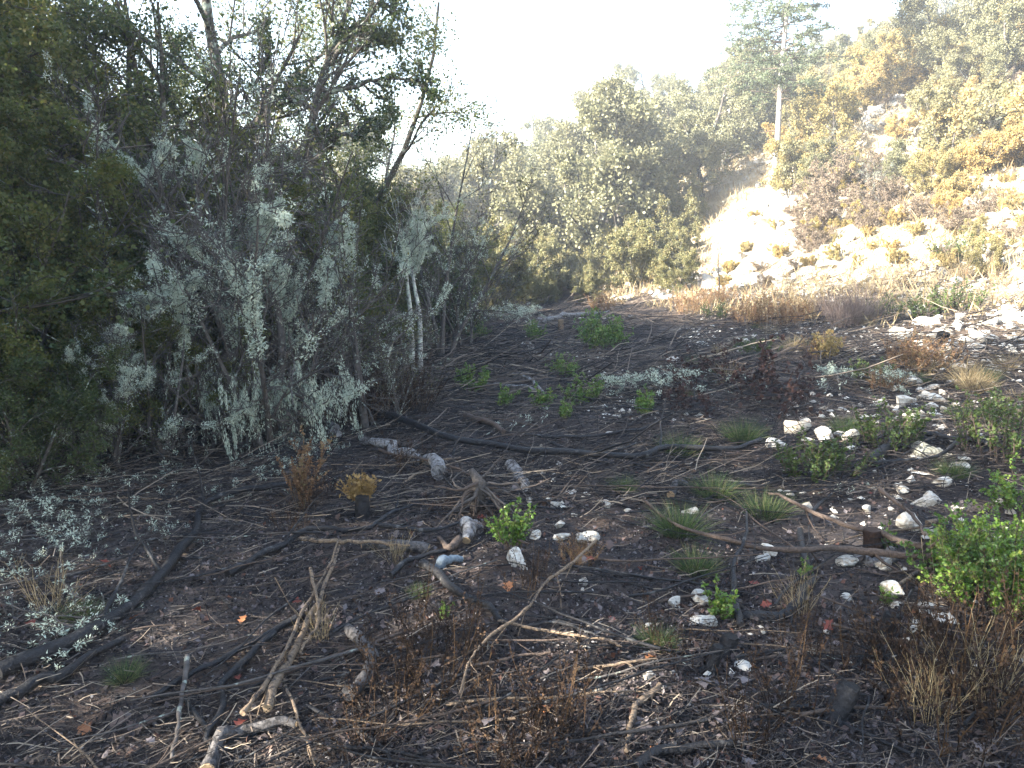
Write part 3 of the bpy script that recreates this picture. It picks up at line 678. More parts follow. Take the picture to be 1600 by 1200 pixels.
# ------------------------------------------------------------------ branches, logs, stumps
def smooth_line(pts, n):
    pts = np.array(pts, float); K = len(pts)
    q = np.concatenate([[2 * pts[0] - pts[1]], pts, [2 * pts[-1] - pts[-2]]])
    t = np.linspace(0, K - 1 - 1e-6, n); i = t.astype(int); f = (t - i)[:, None]
    a, b, c, d = q[i], q[i + 1], q[i + 2], q[i + 3]
    return .5 * (2 * b + (c - a) * f + (2 * a - 5 * b + 4 * c - d) * f ** 2 + (3 * b - a - 3 * c + d) * f ** 3)
def branch(pxs, th, m, label, name='branch', taper=(1, .55), lift=0.0, group=None, S=8, twigs=0, cat='branch', cut=None, rough=.10, look=None):
    W = []
    for k, q in enumerate(pxs):
        p = G(q[0], q[1]); r = px2m(th, p) / 2
        W.append(p + np.array([0, 0, r * .7 + lift + (q[2] if len(q) > 2 else 0)]))
    W = np.array(W); n = max(8, 5 * len(W)); P = smooth_line(W, n)
    r0 = px2m(th, W[len(W) // 2]) / 2
    big = th > 12
    kk = max(4, n // 3); lo = np.interp(np.linspace(0, 1, n), np.linspace(0, 1, kk), R.normal(size=kk)); lp = np.stack([np.interp(np.linspace(0, 1, n), np.linspace(0, 1, kk), R.normal(size=kk)) for _ in range(3)], 1)
    rr = r0 * np.linspace(taper[0], taper[1], n) * (1 + (rough * .35 if big else rough) * R.normal(size=n) + .09 * lo)
    P += R.normal(size=P.shape) * r0 * (.07 if big else .2) + lp * r0 * .45
    org = P[0].copy(); root = None
    mb = MB(); tube(mb, P - org, rr, S, cap=True)
    o = mb.build(name, M[m], smooth=True, loc=org)
    if twigs:
        C, rad = sprout(R, (P - org)[None], rr[None], twigs, .1, 1, .7, .25, .22, 5, .16, .02, .42)
        for k in range(len(C)):
            mb = MB(); tube(mb, C[k:k + 1], np.maximum(rad[k:k + 1], .002), 4); mb.build('side_twig', M[m], o, True)
    if cut:
        for e in (0, -1):
            if cut == 'first' and e == -1: continue
            t = nrm(P[0] - P[1]) if e == 0 else nrm(P[-1] - P[-2]); mb = MB()
            tube(mb, np.stack([P[e] - org + t * .002, P[e] - org + t * .006])[None], np.array([[rr[e] * .93, rr[e] * .88]]), 10, cap=True)
            mb.build('cut_end', M['cutdark' if m == 'charred' else 'cutwood'], o)
    if label: tag(o, label, cat, group)
    else: auto(o, look, cat, group)
    return o
GB = 'cut branches strewn over the clearing'
branch([(585, 655), (630, 675), (690, 697), (765, 711), (850, 724), (920, 730), (1000, 732), (1045, 719), (1130, 721), (1192, 706)], 14, 'charred', 'longest black branch, sweeping across the middle of the clearing', lift=.07, twigs=5, group=GB)
branch([(1222, 712), (1265, 703), (1330, 699), (1385, 690)], 8, 'charred', 'short black branch running past the cream boulder towards the mossy slab', lift=.02, group=GB)
branch([(820, 686), (880, 691), (950, 686), (1010, 676), (1045, 660)], 6, 'charred', 'thin black branch lying just behind the longest black branch', lift=.03, twigs=3, group=GB)
branch([(855, 700), (900, 713), (955, 715), (992, 702), (1040, 682)], 5, 'charred', 'thin sagging black branch close behind the longest one', lift=.04, twigs=3, group=GB)
branch([(350, 906), (440, 858), (490, 836), (570, 834), (602, 815), (662, 797)], 11, 'charred', 'crooked black branch below the stump with ochre leaves', lift=.02, twigs=4, group=GB)
branch([(-20, 1072), (120, 1010), (205, 955), (262, 900), (300, 850), (335, 790), (450, 764)], 17, 'charred', 'thick black branch curving up from the frame edge beside the lichen litter', lift=.02, taper=(1.2, .7), group=GB, twigs=3)
branch([(-20, 1112), (60, 1082), (105, 1060), (190, 1010)], 19, 'charred', 'thick black branch lying alongside the frame edge below the curving one', lift=.02, taper=(1.1, .6), group=GB)
branch([(240, 1108), (300, 1066), (360, 1035), (430, 998), (474, 978)], 13, 'charred', 'straight charred branch meeting the tan branch bundle', lift=.03, taper=(.6, 1), group=GB, twigs=2)
branch([(430, 1000), (385, 1040), (352, 1082), (346, 1120), (326, 1158), (325, 1175)], 14, 'charred', 'forked charred branch bent at an elbow left of the tan bundle', lift=.03, group=GB)
branch([(326, 1155), (300, 1118), (285, 1100), (252, 1101)], 8, 'charred', 'small hooked black branch at the charred elbow', lift=.03, group=GB)
branch([(532, 868), (512, 925), (490, 972), (466, 1022), (442, 1072), (414, 1126)], 14, 'tan', 'thick tan branch with a freshly cut end, main stick of the bundle', lift=.05, taper=(.35, 1), cut='both', group=GB, twigs=3)
branch([(528, 862), (500, 930), (478, 978), (440, 1060), (410, 1110), (384, 1148)], 9, 'tan', 'thinner tan stick pressed against the main stick of the bundle', lift=.07, taper=(.4, 1), group=GB, twigs=3)
branch([(484, 915), (500, 985), (490, 1020), (472, 1052)], 6, 'tan', 'short tan forked twig crossing the bundle', lift=.09, group=GB, twigs=2)
branch([(325, 1215), (342, 1170), (380, 1152), (442, 1143), (470, 1140)], 20, 'log_bark', 'stout grey-brown branch curving off at the lower picture edge', lift=.02, taper=(1.1, .6), cut='both', group=GB)
branch([(540, 998), (575, 1020), (588, 1055), (570, 1080), (553, 1105)], 22, 'log_bark', 'bowed grey root arching out of the leaf litter', name='root', lift=.02, taper=(.8, 1), group=GB)
branch([(296, 1048), (286, 1100), (282, 1150), (270, 1210)], 9, 'twig_grey', 'pale lichened stick standing beside the hooked black branch', lift=.05, group=GB, twigs=3)
branch([(448, 1085), (470, 1150), (494, 1212)], 6, 'tan', 'light tan twig slanting below the cut end of the bundle', lift=.04, group=GB, twigs=2)
branch([(660, 893), (700, 920), (745, 950), (778, 978)], 16, 'charred', 'charred stick slanting behind the dark dead stalks', lift=.02, group=GB, twigs=2)
branch([(612, 906), (650, 882), (702, 868), (716, 850)], 9, 'charred', 'black branch leading to the bluish log piece', lift=.03, group=GB, twigs=2)
branch([(470, 860), (540, 862), (600, 866), (640, 868)], 8, 'tan', 'long tan stick below the grey barked log', lift=.05, group=GB, twigs=1)
branch([(590, 842), (640, 848), (690, 846), (722, 833)], 9, 'charred', 'black stick resting on the grey barked log', lift=.07, group=GB, twigs=1)
branch([(625, 768), (650, 752), (668, 742)], 6, 'tan', 'short pale split stick between ochre stump and root stump', lift=.04, group=GB)
branch([(590, 725), (640, 735), (690, 745), (735, 765), (750, 775)], 6, 'brown', 'brown branch running over the bleached log to the root stump', lift=.10, group=GB, twigs=2)
branch([(1005, 806), (1060, 845), (1150, 873), (1250, 891), (1330, 886), (1440, 896), (1530, 903), (1620, 914)], 14, 'brown', 'long brown branch reaching into the bright box bush', lift=.08, taper=(.35, 1.1), twigs=7, group=GB)
branch([(1200, 804), (1290, 845), (1385, 872), (1442, 893)], 11, 'brown', 'brown branch joining the long one in front of the box bush', lift=.12, taper=(.5, 1), twigs=5, group=GB)
branch([(1372, 795), (1420, 838), (1442, 868)], 7, 'brown', 'short brown branch leaning across the sawn brown stump', lift=.12, group=GB, twigs=2)
branch([(1450, 846), (1490, 830), (1520, 812)], 9, 'tan', 'tan branch poking out of the box bush', lift=.10, group=GB)
branch([(1164, 852, .18), (1165, 880, .12), (1147, 906, .08), (1150, 958, .02), (1156, 988)], 8, 'charred', 'upright bent black stem beside the small box sprig', lift=.02, taper=(.5, 1.3), group=GB, twigs=3)
branch([(1252, 836), (1262, 890), (1262, 922), (1244, 952), (1216, 970), (1160, 966)], 18, 'charred', 'thick curved black branch passing under the long brown branch', lift=.01, taper=(.7, 1), group=GB, twigs=2)
branch([(1420, 684), (1462, 697), (1505, 703), (1560, 713), (1620, 725)], 9, 'charred', 'black branch over the mossy slab, running out to the frame edge', lift=.07, group=GB, twigs=4)
branch([(1502, 701), (1462, 728), (1418, 737), (1360, 738)], 7, 'charred', 'black branch crossing in front of the mossy slab', lift=.07, group=GB, twigs=2)
branch([(1358, 728), (1386, 708), (1414, 692)], 16, 'charred', 'lichen-speckled charred log left of the mossy slab', lift=.02, group=GB)
branch([(1098, 792), (1150, 767), (1200, 764), (1238, 749), (1268, 750)], 7, 'charred', 'wavy black branch between the two biggest grass tufts', lift=.02, group=GB, twigs=2)
branch([(1262, 822), (1280, 796), (1304, 778)], 7, 'charred', 'short bent black stick right of the biggest grass tuft', lift=.03, group=GB)
branch([(990, 1212), (1060, 1186), (1145, 1175)], 18, 'charred', 'blackened log lying along the bottom edge', lift=.01, group=GB, name='log')
branch([(478, 1113), (556, 1150), (602, 1186), (600, 1215)], 8, 'charred', 'black forked stick at the bottom below the bowed root', lift=.02, group=GB, twigs=2)
branch([(1178, 1116), (1260, 1116), (1342, 1152), (1424, 1188)], 9, 'charred', 'black stick running past the leaning charred stump at the bottom', lift=.02, group=GB, twigs=2)
branch([(1026, 1083), (1002, 1108), (984, 1148), (974, 1184)], 12, 'tan', 'crooked tan stick lying alone at the bottom', lift=.02, group=GB)
branch([(934, 882), (884, 925), (852, 950), (820, 996), (762, 1042), (738, 1072), (720, 1132)], 6, 'tan', 'long wavy tan twig arching past the dark dead stalks', lift=.12, group=GB, twigs=7)
branch([(778, 988), (830, 1000), (930, 1015), (972, 1031)], 6, 'tan', 'tan twig crossing the foot of the long wavy one', lift=.05, group=GB, twigs=2)
branch([(898, 1061), (960, 1056), (1024, 1044)], 6, 'tan', 'tan twig above the lone crooked tan stick', lift=.04, group=GB, twigs=3)
branch([(735, 1062), (800, 1046), (862, 1039)], 6, 'brown', 'brown twig between the two clumps of dark dead stalks', lift=.05, group=GB, twigs=2)
branch([(812, 996), (870, 990), (920, 1003), (968, 1027)], 6, 'charred', 'thin black twig lying beside the crossing tan twig', lift=.04, group=GB)
# logs
GL = 'logs left on the clearing'
branch([(560, 703), (606, 709), (632, 716), (664, 731), (692, 750)], 21, 'log_grey', 'bleached grey log curving down towards the root stump', name='log', lift=.02, taper=(.6, 1.1), group=GL, cat='log', S=10)
branch([(574, 855), (615, 862), (664, 861)], 20, 'log_bark', 'grey barked log with a burnt cut end', name='log', lift=.0, taper=(1, .9), group=GL, cat='log', S=12, cut='both')
branch([(742, 832), (716, 852)], 30, 'log_grey', 'short fat pale log with dark hollow end beside the green box sprig', name='log', group=GL, cat='log', S=12, cut='both')
branch([(678, 888), (700, 885), (722, 879)], 18, 'bluegrey', 'pale bluish broken log piece', name='log', group=GL, cat='log', S=12, cut='both')
branch([(796, 738), (808, 755), (816, 772)], 22, 'log_grey', 'splintered pale log stub right of the root stump', name='log', group=GL, cat='log', S=10)
branch([(505, 660), (518, 676), (529, 694)], 16, 'log_grey', 'short bleached log leaning at the foot of the lichened shrubs', name='log', lift=.04, group=GL, cat='log', S=10)
branch([(716, 855), (700, 868), (690, 852)], 13, 'brown', 'stubby tan log piece beside the bluish one', name='log', group=GL, cat='log', lift=.03)
branch([(838, 507), (880, 501), (955, 494)], 9, 'log_grey', 'pale log among the far brush', name='log', lift=.05, group=GL, cat='log')
branch([(757, 609), (800, 613), (838, 616)], 8, 'log_grey', 'pale stick behind the hanging lichen branch', name='log', lift=.05, group=GL, cat='log')
branch([(800, 594), (825, 600), (848, 622)], 7, 'log_grey', 'bent pale stick in the middle brush', name='log', lift=.06, group=GL, cat='log')
branch([(722, 655), (760, 668), (790, 690)], 13, 'brown', 'dark brown log lying under the hanging lichen branch', name='log', lift=.04, group=GL, cat='log')
branch([(1042, 778), (1070, 758)], 16, 'log_bark', 'short grey log between the two left grass tufts', name='log', group=GL, cat='log', S=10, cut='both')
branch([(1500, 880), (1440, 905), (1400, 925)], 10, 'tan', 'tan branch under the box bush pointing at white stones', name='branch', lift=.03, group=GB, cat='branch')
branch([(1348, 882), (1375, 876), (1400, 862)], 20, 'log_grey', 'bleached log chunk behind the brown branches', name='log', group=GL, cat='log')

def stump(px, row, w, h, m, label, cut='cutwood', lean=(0, 0)):
    p = G(px, row); r = px2m(w, p) / 2; H = px2m(h, p); root = empty('stump', p)
    zs = np.linspace(-.05, H, 7); P = np.stack([lean[0] * zs, lean[1] * zs, zs], 1)[None]
    mb = MB(); rr = r * np.array([1.35, 1.15, 1.03, 1, .98, .98, .96])[None]; tube(mb, P, rr, 14)
    mb.v[-1] = mb.v[-1] * (1 + .07 * R.normal(size=(len(mb.v[-1]), 1)) * np.array([1, 1, 0]))
    mb.build('trunk', M[m], root, True)
    mb = MB(); tube(mb, np.stack([P[0, -1] - [0, 0, .01], P[0, -1] + [0, 0, .003]])[None], np.array([[r * .95, r * .9]]), 14, cap=True); mb.build('cut_top', M[cut], root)
    for k in range(4):
        a = k * 1.57 + R.random(); mb = MB(); q = np.array([[math.cos(a) * r * s, math.sin(a) * r * s, z] for s, z in ((.7, H * .25), (1.3, H * .1), (2.0, -.01), (2.6, -.05))])
        tube(mb, q[None], (r * np.array([.4, .32, .22, .1]))[None], 6); mb.build('root', M[m], root, True)
    return tag(root, label, 'stump')
stump(1366, 868, 26, 42, 'stump', 'sawn dark brown stump left of the box bush', 'stump', (-.15, 0))
stump(1376, 998, 22, 40, 'charred', 'black burnt stump among brown stalks below the white stones', 'cutdark', (.35, 0))
stump(1300, 1128, 34, 50, 'charred', 'leaning charred stump at the lower edge, thickest of the black ones', 'cutdark', (.6, .3))
stump(1108, 1048, 20, 36, 'charred', 'charred stub at the root end of the bent black stem', 'cutdark', (.4, .2))
stump(1132, 1026, 26, 30, 'charred', 'charred stub just right of the other one by the bent stem', 'cutdark', (.3, .2))
stump(876, 522, 9, 22, 'tan', 'small pale stump far off in the brush beside the yellow-green clump')
stump(1468, 542, 18, 22, 'charred', 'black burnt log end standing among white rubble', 'cutdark', (-.1, -.5))

# root stump with its gnarled roots
p = G(748, 800); rt = empty('root_stump', p); tag(rt, 'gnarled uprooted stump with many twisted roots', 'stump')
mb = MB(); c = np.array([0, 0, .17]); tube(mb, np.array([[[-.02, .02, .02], [0, 0, .12], [.01, -.02, .2], [-.05, .04, .27]]]), np.array([[.04, .05, .04, .02]]), 10, cap=True); mb.build('trunk', M['root'], rt, True)
for k in range(22):
    a = R.uniform(2.6, 6.9) if k < 12 else R.uniform(0, 6.28); L = R.uniform(.25, .6)
    d = np.array([[math.cos(a), math.sin(a) * .9, R.uniform(-.5, .35)]])
    q = wander(R, c[None] + R.normal(size=(1, 3)) * .02, d, np.array([L]), 7, .28, -.10)
    mb = MB(); tube(mb, q, (R.uniform(.006, .014) * np.linspace(1.2, .35, 7))[None], 6); mb.build('root', M['root' if k % 3 else 'brown'], rt, True)

# ochre-leaved stump
p = G(567, 812); oc2 = empty('leafy_stump', p); tag(oc2, 'small burnt stump topped by a fan of ochre dried leaves', 'stump')
r = px2m(24, p) / 2; mb = MB(); zs = np.linspace(-.03, px2m(38, p), 6); tube(mb, np.stack([0 * zs, 0 * zs, zs], 1)[None], (r * np.array([1.2, 1, 1, 1, .95, .9]))[None], 10, cap=True); mb.build('trunk', M['charred'], oc2, True)
rng = np.random.default_rng(4); n = 60; st = np.zeros((n, 3)) + [-.03, .06, zs[-1] * .55]; d = np.stack([rng.uniform(-.9, .75, n), rng.uniform(-.25, .5, n), rng.uniform(.4, 1.1, n)], 1)
P = wander(rng, st, d, rng.uniform(.10, .21, n), 5, .08, .05); mb = MB(); tube(mb, P, np.full((n, 5), .002), 3, .3); leaves(mb, rng, P, 9, .032, .012, .30, .3, fold=True, t0=.25); mb.build('dried_leaves', M['leaf_ochre'], oc2)

# slim forked tree and the twin pale trunks
def slim(pxs, th, top, label, m='bark_pale', lich=26, extra=(), lm=None, nb=7, t0=.6, sub=(6, 4), bl=.30, name='slim_tree', leaf=(9, .05, .05)):
    b = G(*pxs[0]); dep = depth(b); W = []
    for u, v in pxs:
        rr = ray(u, v); t = dep / (rr[1] * _cp - rr[2] * _sp); W.append(np.array([0, 0, CZ]) + rr * t)
    W = np.array(W); W[0] = b - [0, 0, .08]; P = smooth_line(W, 4 * len(W)); r0 = px2m(th, b) / 2
    root = empty(name, b); P = P - b; rad = r0 * np.linspace(1.15, .25, len(P))
    mb = MB(); tube(mb, P, rad, 8)
    C, cr = sprout(R, P[None], rad[None], nb, t0, 1, .6, .2, bl, 6, .15, .06, .6)
    for line in extra:
        E = []
        for u, v in line:
            q = ray(u, v); E.append(np.array([0, 0, CZ]) + q * dep / (q[1] * _cp - q[2] * _sp) - b)
        E = smooth_line(np.array(E), 12) + R.normal(size=(12, 3)) * .03; er = r0 * .55 * np.linspace(1, .25, 12)
        tube(mb, E, er, 6); ce, re = sprout(R, E[None], er[None], 12, .1, 1, .7, .25, .25, 6, .18, .05, .55); C, cr = np.concatenate([C, ce]), np.concatenate([cr, re])
    C2, cr2 = sprout(R, C, cr, sub[0], .2, 1, .6, .2, .5, 5, .16, .03, .55)
    C3, cr3 = sprout(R, C2, cr2, sub[1], .2, 1, .6, .2, .5, 4, .16, .0, .55)
    tube(mb, C, cr, 6); tube(mb, C2, np.maximum(cr2, .003), 4); tube(mb, C3, np.maximum(cr3, .002), 3)
    mb.build('trunk', M[m], root, True)
    if lm:
        lb = MB(); leaves(lb, R, C3, leaf[0], leaf[1], leaf[2]); leaves(lb, R, C2, max(1, leaf[0] // 3), leaf[1], leaf[2]); lb.build('crown', M[lm], root)
    if not lich: return tag(root, label, 'tree')
    mb = MB(); add_lichen(mb, R, P[None][:, int(len(P) * .55):], lich * 5, .035, .03, 26, .035, .55); add_lichen(mb, R, C, lich, .035, .02, 26, .032, .72); add_lichen(mb, R, C2, lich // 6, .03, .012, 20, .025, .85); mb.build('lichen', M['lichen'], root)['kind'] = 'stuff'
    return tag(root, label, 'tree')
slim([(572, 672), (562, 600), (552, 520), (547, 440), (546, 400), (530, 350)], 12, 0, 'slim dark-stemmed tree whose lichened fork stands out before the wood', m='twig_grey', lich=40)
slim([(645, 584), (642, 500), (636, 440), (634, 400), (636, 360)], 8, 0, 'thin pale trunk, straighter of the twin pale trunks', lich=20)
slim([(656, 590), (656, 500), (648, 450), (644, 410), (650, 360)], 8, 0, 'thin pale trunk, bent one of the twin pale trunks', lich=24)
slim([(600, 600), (606, 560), (614, 530), (620, 500)], 7, 0, 'broken pale sapling left of the twin pale trunks', lich=4)
slim([(1122, 470), (1124, 440), (1122, 410), (1126, 385)], 3, 0, 'thin leafless sapling standing on the sunlit rubble', m='bark', lich=0, nb=5, bl=.25)
slim([(700, 540), (712, 480), (722, 430), (735, 390)], 9, 0, 'dark leaning sapling right of the twin pale trunks', m='bark', lich=6)

slim([(470, 610), (474, 420), (480, 260), (500, 130), (545, 10), (570, -80)], 17, 0, 'open-crowned oak whose twiggy branch juts out against the white sky', m='bark', lich=6, lm='leaf_dark', nb=16, t0=.45, sub=(8, 6), bl=.22, name='oak_tree', leaf=(2, .045, .05),
     extra=[[(500, 140), (550, 132), (600, 124), (640, 128), (684, 156)], [(520, 70), (560, 40), (600, 10), (618, 45)], [(478, 260), (520, 220), (570, 200), (610, 190)], [(510, 100), (570, 70), (615, 62)], [(490, 190), (430, 120), (410, 40)]])
slim([(40, 690), (20, 600), (50, 515), (105, 503), (150, 560), (196, 640)], 16, 0, 'dark trunk arching over to the ground in the dark wood', m='bark', lich=0, lm='leaf_dark', nb=9, t0=.3, bl=.35, name='arched_tree')
slim([(90, 640), (92, 420), (100, 325), (135, 303), (180, 312), (240, 335)], 13, 0, 'dark arching limb standing out left of the lichened shrubs', m='bark', lich=2, lm='leaf_olive', nb=12, t0=.45, bl=.25, name='arched_tree')
slim([(-30, 420), (0, 165), (30, 150), (70, 128)], 16, 0, 'lichened branch tip reaching in at the picture edge', m='bark', lich=14, nb=4, t0=.6, bl=.2, name='oak_tree')
slim([(395, 690), (350, 520), (290, 400), (240, 300), (150, 205)], 15, 0, 'grey lichened shrub trunk leaning far to the dark side', lich=30, nb=14, t0=.3, bl=.3, m='twig_grey')
slim([(400, 690), (380, 520), (330, 400), (312, 330), (305, 230)], 14, 0, 'grey lichened trunk rising steeply beside the leaning one', lich=30, nb=14, t0=.3, bl=.3, m='twig_grey')
slim([(420, 690), (440, 560), (430, 460), (410, 380), (400, 290)], 15, 0, 'shaggiest lichened trunk, third of the lichened fan', lich=60, nb=14, t0=.2, bl=.3, m='twig_grey')
# ------------------------------------------------------------------ low plants
def grass_tuft(seed, n=420, h=.22, r=.05, m='grass', spread=.9):
    rng = np.random.default_rng(seed); root = empty('grass_tuft'); mb = MB()
    a = rng.random(n) * 6.28; q = rng.random(n) ** .6; st = np.stack([np.cos(a) * q * r, np.sin(a) * q * r, -.01 * np.ones(n)], 1)
    d = np.stack([np.cos(a) * q * spread, np.sin(a) * q * spread, np.ones(n)], 1) + .18 * rng.normal(size=(n, 3))
    P = wander(rng, st, d, h * rng.uniform(.5, 1.15, n), 5, .09, -.11); sd = nrm(np.cross(P[:, 2] - P[:, 0], rng.normal(size=(n, 3))))[:, None]
    w = (np.array([.0008, .0010, .0009, .0006, .0001]) * (h / .2))[None, :, None]
    V = np.stack([P - sd * w, P + sd * w], 2); idx = np.arange(n * 10).reshape(n, 5, 2)
    mb.quads(V, np.stack([idx[:, :-1, 0], idx[:, :-1, 1], idx[:, 1:, 1], idx[:, 1:, 0]], -1), np.repeat(rng.random(n) ** 1.6, 4)); mb.build('blades', M[m], root)
    return Kind(root)
tufts = [grass_tuft(1, 520, .2, .06), grass_tuft(2, 440, .17, .06), grass_tuft(3, 600, .19, .07)]
straw = [grass_tuft(5, 220, .30, .06, 'straw'), grass_tuft(6, 200, .24, .06, 'straw', 1.3)]
GT = 'green grass tufts'
for u, v, s, lab in [(1116, 778, 1.05, 'round green grass tuft in front of the wavy black branch'), (1197, 808, 1.25, 'biggest green grass tuft, above the sharp end of the brown branch'), (1062, 836, 1.15, 'green grass tuft crossed by the thin end of the long brown branch'), (1088, 895, .95, 'dense dark grass tuft below the long brown branch'),
                     (1160, 690, 1.25, 'grass tuft behind the longest black branch, left of the cream boulder'), (1062, 712, 1.1, 'grass tuft just behind the middle of the longest black branch'), (975, 768, .8, 'small grass tuft among white stones in the middle'), (1026, 1012, .6, 'small dark grass tuft in the bare litter at the lower middle'),
                     (195, 1062, .6, 'yellowing grass tuft beside the thick black branches'), (128, 968, .6, 'thin pale grass tuft among lichen litter'), (655, 932, .4, 'tiny grass tuft above the dark dead stalks'), (1320, 680, 1.0, 'grass tuft beside the pitted white stones'), (1500, 655, .9, 'bright grass tuft against the stone heap'),
                     (1490, 745, .8, 'grass tuft below the black branch near the frame edge')]:
    p = G(u, v); tag(tufts[R.integers(3)].put(p, R.random() * 6, s * 1.02), lab, 'grass tuft', GT)
for k in range(34):
    u, v = R.uniform(1040, 1600), R.uniform(478, 640); p = G(u, v)
    auto((straw if k % 3 else tufts)[k % 2].put(p, R.random() * 6, R.uniform(.6, 1.2)), 'dry straw-coloured grass tuft' if k % 3 else 'small green grass tuft', 'grass tuft', 'grass tufts at the foot of the slope' if k % 3 else 'green tufts at the foot of the slope')

def sprig(seed, stems, h, r, per, leaf, m='box', name='box_sprig', fold=True, up=1.0, off=.004, asp=.40):
    rng = np.random.default_rng(seed); root = empty(name)
    a = rng.random(stems) * 6.28; q = np.sqrt(rng.random(stems)); st = np.stack([np.cos(a) * q * r * .5, np.sin(a) * q * r * .5, -.02 * np.ones(stems)], 1)
    d = np.stack([np.cos(a) * q * r / h, np.sin(a) * q * r / h, up * np.ones(stems)], 1) + .12 * rng.normal(size=(stems, 3))
    P = wander(rng, st, d, h * rng.uniform(.55, 1.12, stems) * (1 - .25 * q), 7, .09, .04)
    Rr = .003 * np.linspace(1.2, .5, 7)[None] * np.ones((stems, 1))
    C, cr = sprout(rng, P, Rr, 5, .25, .97, .6, .2, .28, 4, .1, .05, .7)
    mb = MB(); tube(mb, P, Rr, 4); tube(mb, C, cr, 3); mb.build('stem', M['brown'], root)
    mb = MB(); leaves(mb, rng, P, per, leaf, off, asp, .9, fold=fold, t0=.25); leaves(mb, rng, C, max(3, per // 2), leaf, off, asp, .9, fold=fold); mb.build('leaves', M[m], root)
    return Kind(root)
# the bright box bush
bb = sprig(61, 210, .62, .55, 30, .021, 'box', 'box_bush', asp=.46); p = G(1590, 950)
tag(bb.put(p, .5, .80), 'bright glossy green box bush at the right edge', 'bush')
sp = [sprig(62, 16, .34, .10, 22, .02, 'box'), sprig(63, 10, .26, .09, 18, .02, 'box'), sprig(64, 26, .45, .28, 18, .026, 'box')]
dull = [sprig(65, 26, .32, .22, 16, .018, 'box_dull', 'low_shrub'), sprig(66, 30, .36, .26, 14, .016, 'box_dull', 'low_shrub')]
GS = 'fresh green box sprigs'
for u, v, k, s, lab in [(801, 856, 0, .95, 'upright green box sprig right of the root stump'), (1128, 966, 1, .85, 'small green box sprig beside the white stones at the lower middle'), (1262, 906, 1, .5, 'tiny box sprig under the long brown branch'), (692, 966, 1, .4, 'tiny yellow-green sprig above the dead stalks'),
                        (925, 546, 2, 1.75, 'big yellow-green leafy clump in the middle distance'), (960, 542, 2, 1.4, 'yellow-green clump touching the big one on its shaded side'), (832, 532, 2, 1.0, 'green clump left of the big yellow-green one'), (745, 530, 2, .95, 'dull green clump near the far lichen heap'),
                        (738, 612, 2, .85, 'green sprig in front of the twin pale trunks'), (846, 640, 1, 1.3, 'green sprig right of the hanging lichen branch'), (908, 630, 2, .85, 'green sprig in front of the pale lichen heap'), (786, 636, 1, 1.2, 'green sprig left of the hanging lichen branch'),
                        (722, 606, 1, 1.4, 'leafy sprig at the tangle edge'), (1003, 650, 1, 1.4, 'green sprig below the pale lichen heap'), (880, 655, 1, 1.0, 'yellow-green sprig beside two tan sticks'), (880, 590, 2, .8, 'low green sprig below the big yellow-green clump'), (1596, 800, 2, .8, 'box sprig cut off by the frame edge'),
                        (1450, 880, 1, .8, 'box sprig in front of the bright bush'), (1390, 860, 1, .7, 'box sprig beside the sawn brown stump'), (1385, 945, 1, .4, 'tiny box sprig near the white stones under the bush')]:
    tag(sp[k].put(G(u, v), R.random() * 6, s), lab, 'box sprig', GS)
GD = 'low dull green shrubs'
for u, v, k, s, lab in [(1265, 748, 0, 1.35, 'low mixed green shrub in front of the grey-white stones'), (1300, 742, 1, 1.0, 'low dark green shrub at the lichened charred log'), (1570, 720, 1, 1.7, 'dark low shrub above the box bush at the edge'), (1545, 665, 0, 1.3, 'dark low shrub at the frame edge beyond the black branch'),
                        (1490, 492, 1, 2.2, 'green broom shrub above the white rubble'), (1450, 500, 0, 1.8, 'small green shrub behind the burnt log end'), (1360, 600, 0, 1.2, 'green tuft shrub right of the lichen mat'), (1185, 560, 0, 1.3, 'low green shrub under the rusty plants'), (1120, 500, 1, 1.6, 'pale green shrub at the edge of the sunlight'),
                        (1380, 500, 1, 1.7, 'dark green shrub beside the purple-grey bush'), (1500, 410, 1, 2.4, 'green shrub on the shadow line of the slope'), (1390, 700, 0, 1.5, 'olive twiggy shrub in front of the stone heap')]:
    tag(dull[k].put(G(u, v), R.random() * 6, s), lab, 'low shrub', GD)

def stalk_clump(seed, n, h, r, m='stalk', per=14, leaf=.012, name='dead_stalks', rad=.0022, up=1.0, branch_n=4):
    rng = np.random.default_rng(seed); root = empty(name)
    a = rng.random(n) * 6.28; q = np.sqrt(rng.random(n)); st = np.stack([np.cos(a) * q * r, np.sin(a) * q * r, -.02 * np.ones(n)], 1)
    d = np.stack([.35 * rng.normal(size=n) + .3 * np.cos(a) * q, .35 * rng.normal(size=n) + .3 * np.sin(a) * q, up * np.ones(n)], 1)
    P = wander(rng, st, d, h * rng.uniform(.45, 1.15, n), 6, .08, .03); Rr = rad * np.linspace(1.1, .5, 6)[None] * np.ones((n, 1))
    C, cr = sprout(rng, P, Rr, branch_n, .25, .98, .5, .2, .28, 4, .12, .05, .7)
    mb = MB(); tube(mb, P, Rr, 3, rng.random(n)); tube(mb, C, cr, 3, rng.random(len(C))); mb.build('stems', M[m], root)
    if per:
        mb = MB(); leaves(mb, rng, P, per, leaf, .005, .4, .2, t0=.45); leaves(mb, rng, C, per, leaf, .004, .4, .2); mb.build('foliage', M[m], root)['kind'] = 'stuff'
    return Kind(root)
sk = [stalk_clump(1, 26, .32, .15, per=5, branch_n=3), stalk_clump(2, 34, .28, .2, per=5, branch_n=3), stalk_clump(3, 18, .40, .10, per=5, branch_n=3)]
rusty = [stalk_clump(4, 60, .34, .20, 'rusty', 9, .014, 'rusty_shrub'), stalk_clump(5, 22, .48, .03, 'rusty', 20, .016, 'rusty_stalk', up=2.5)]
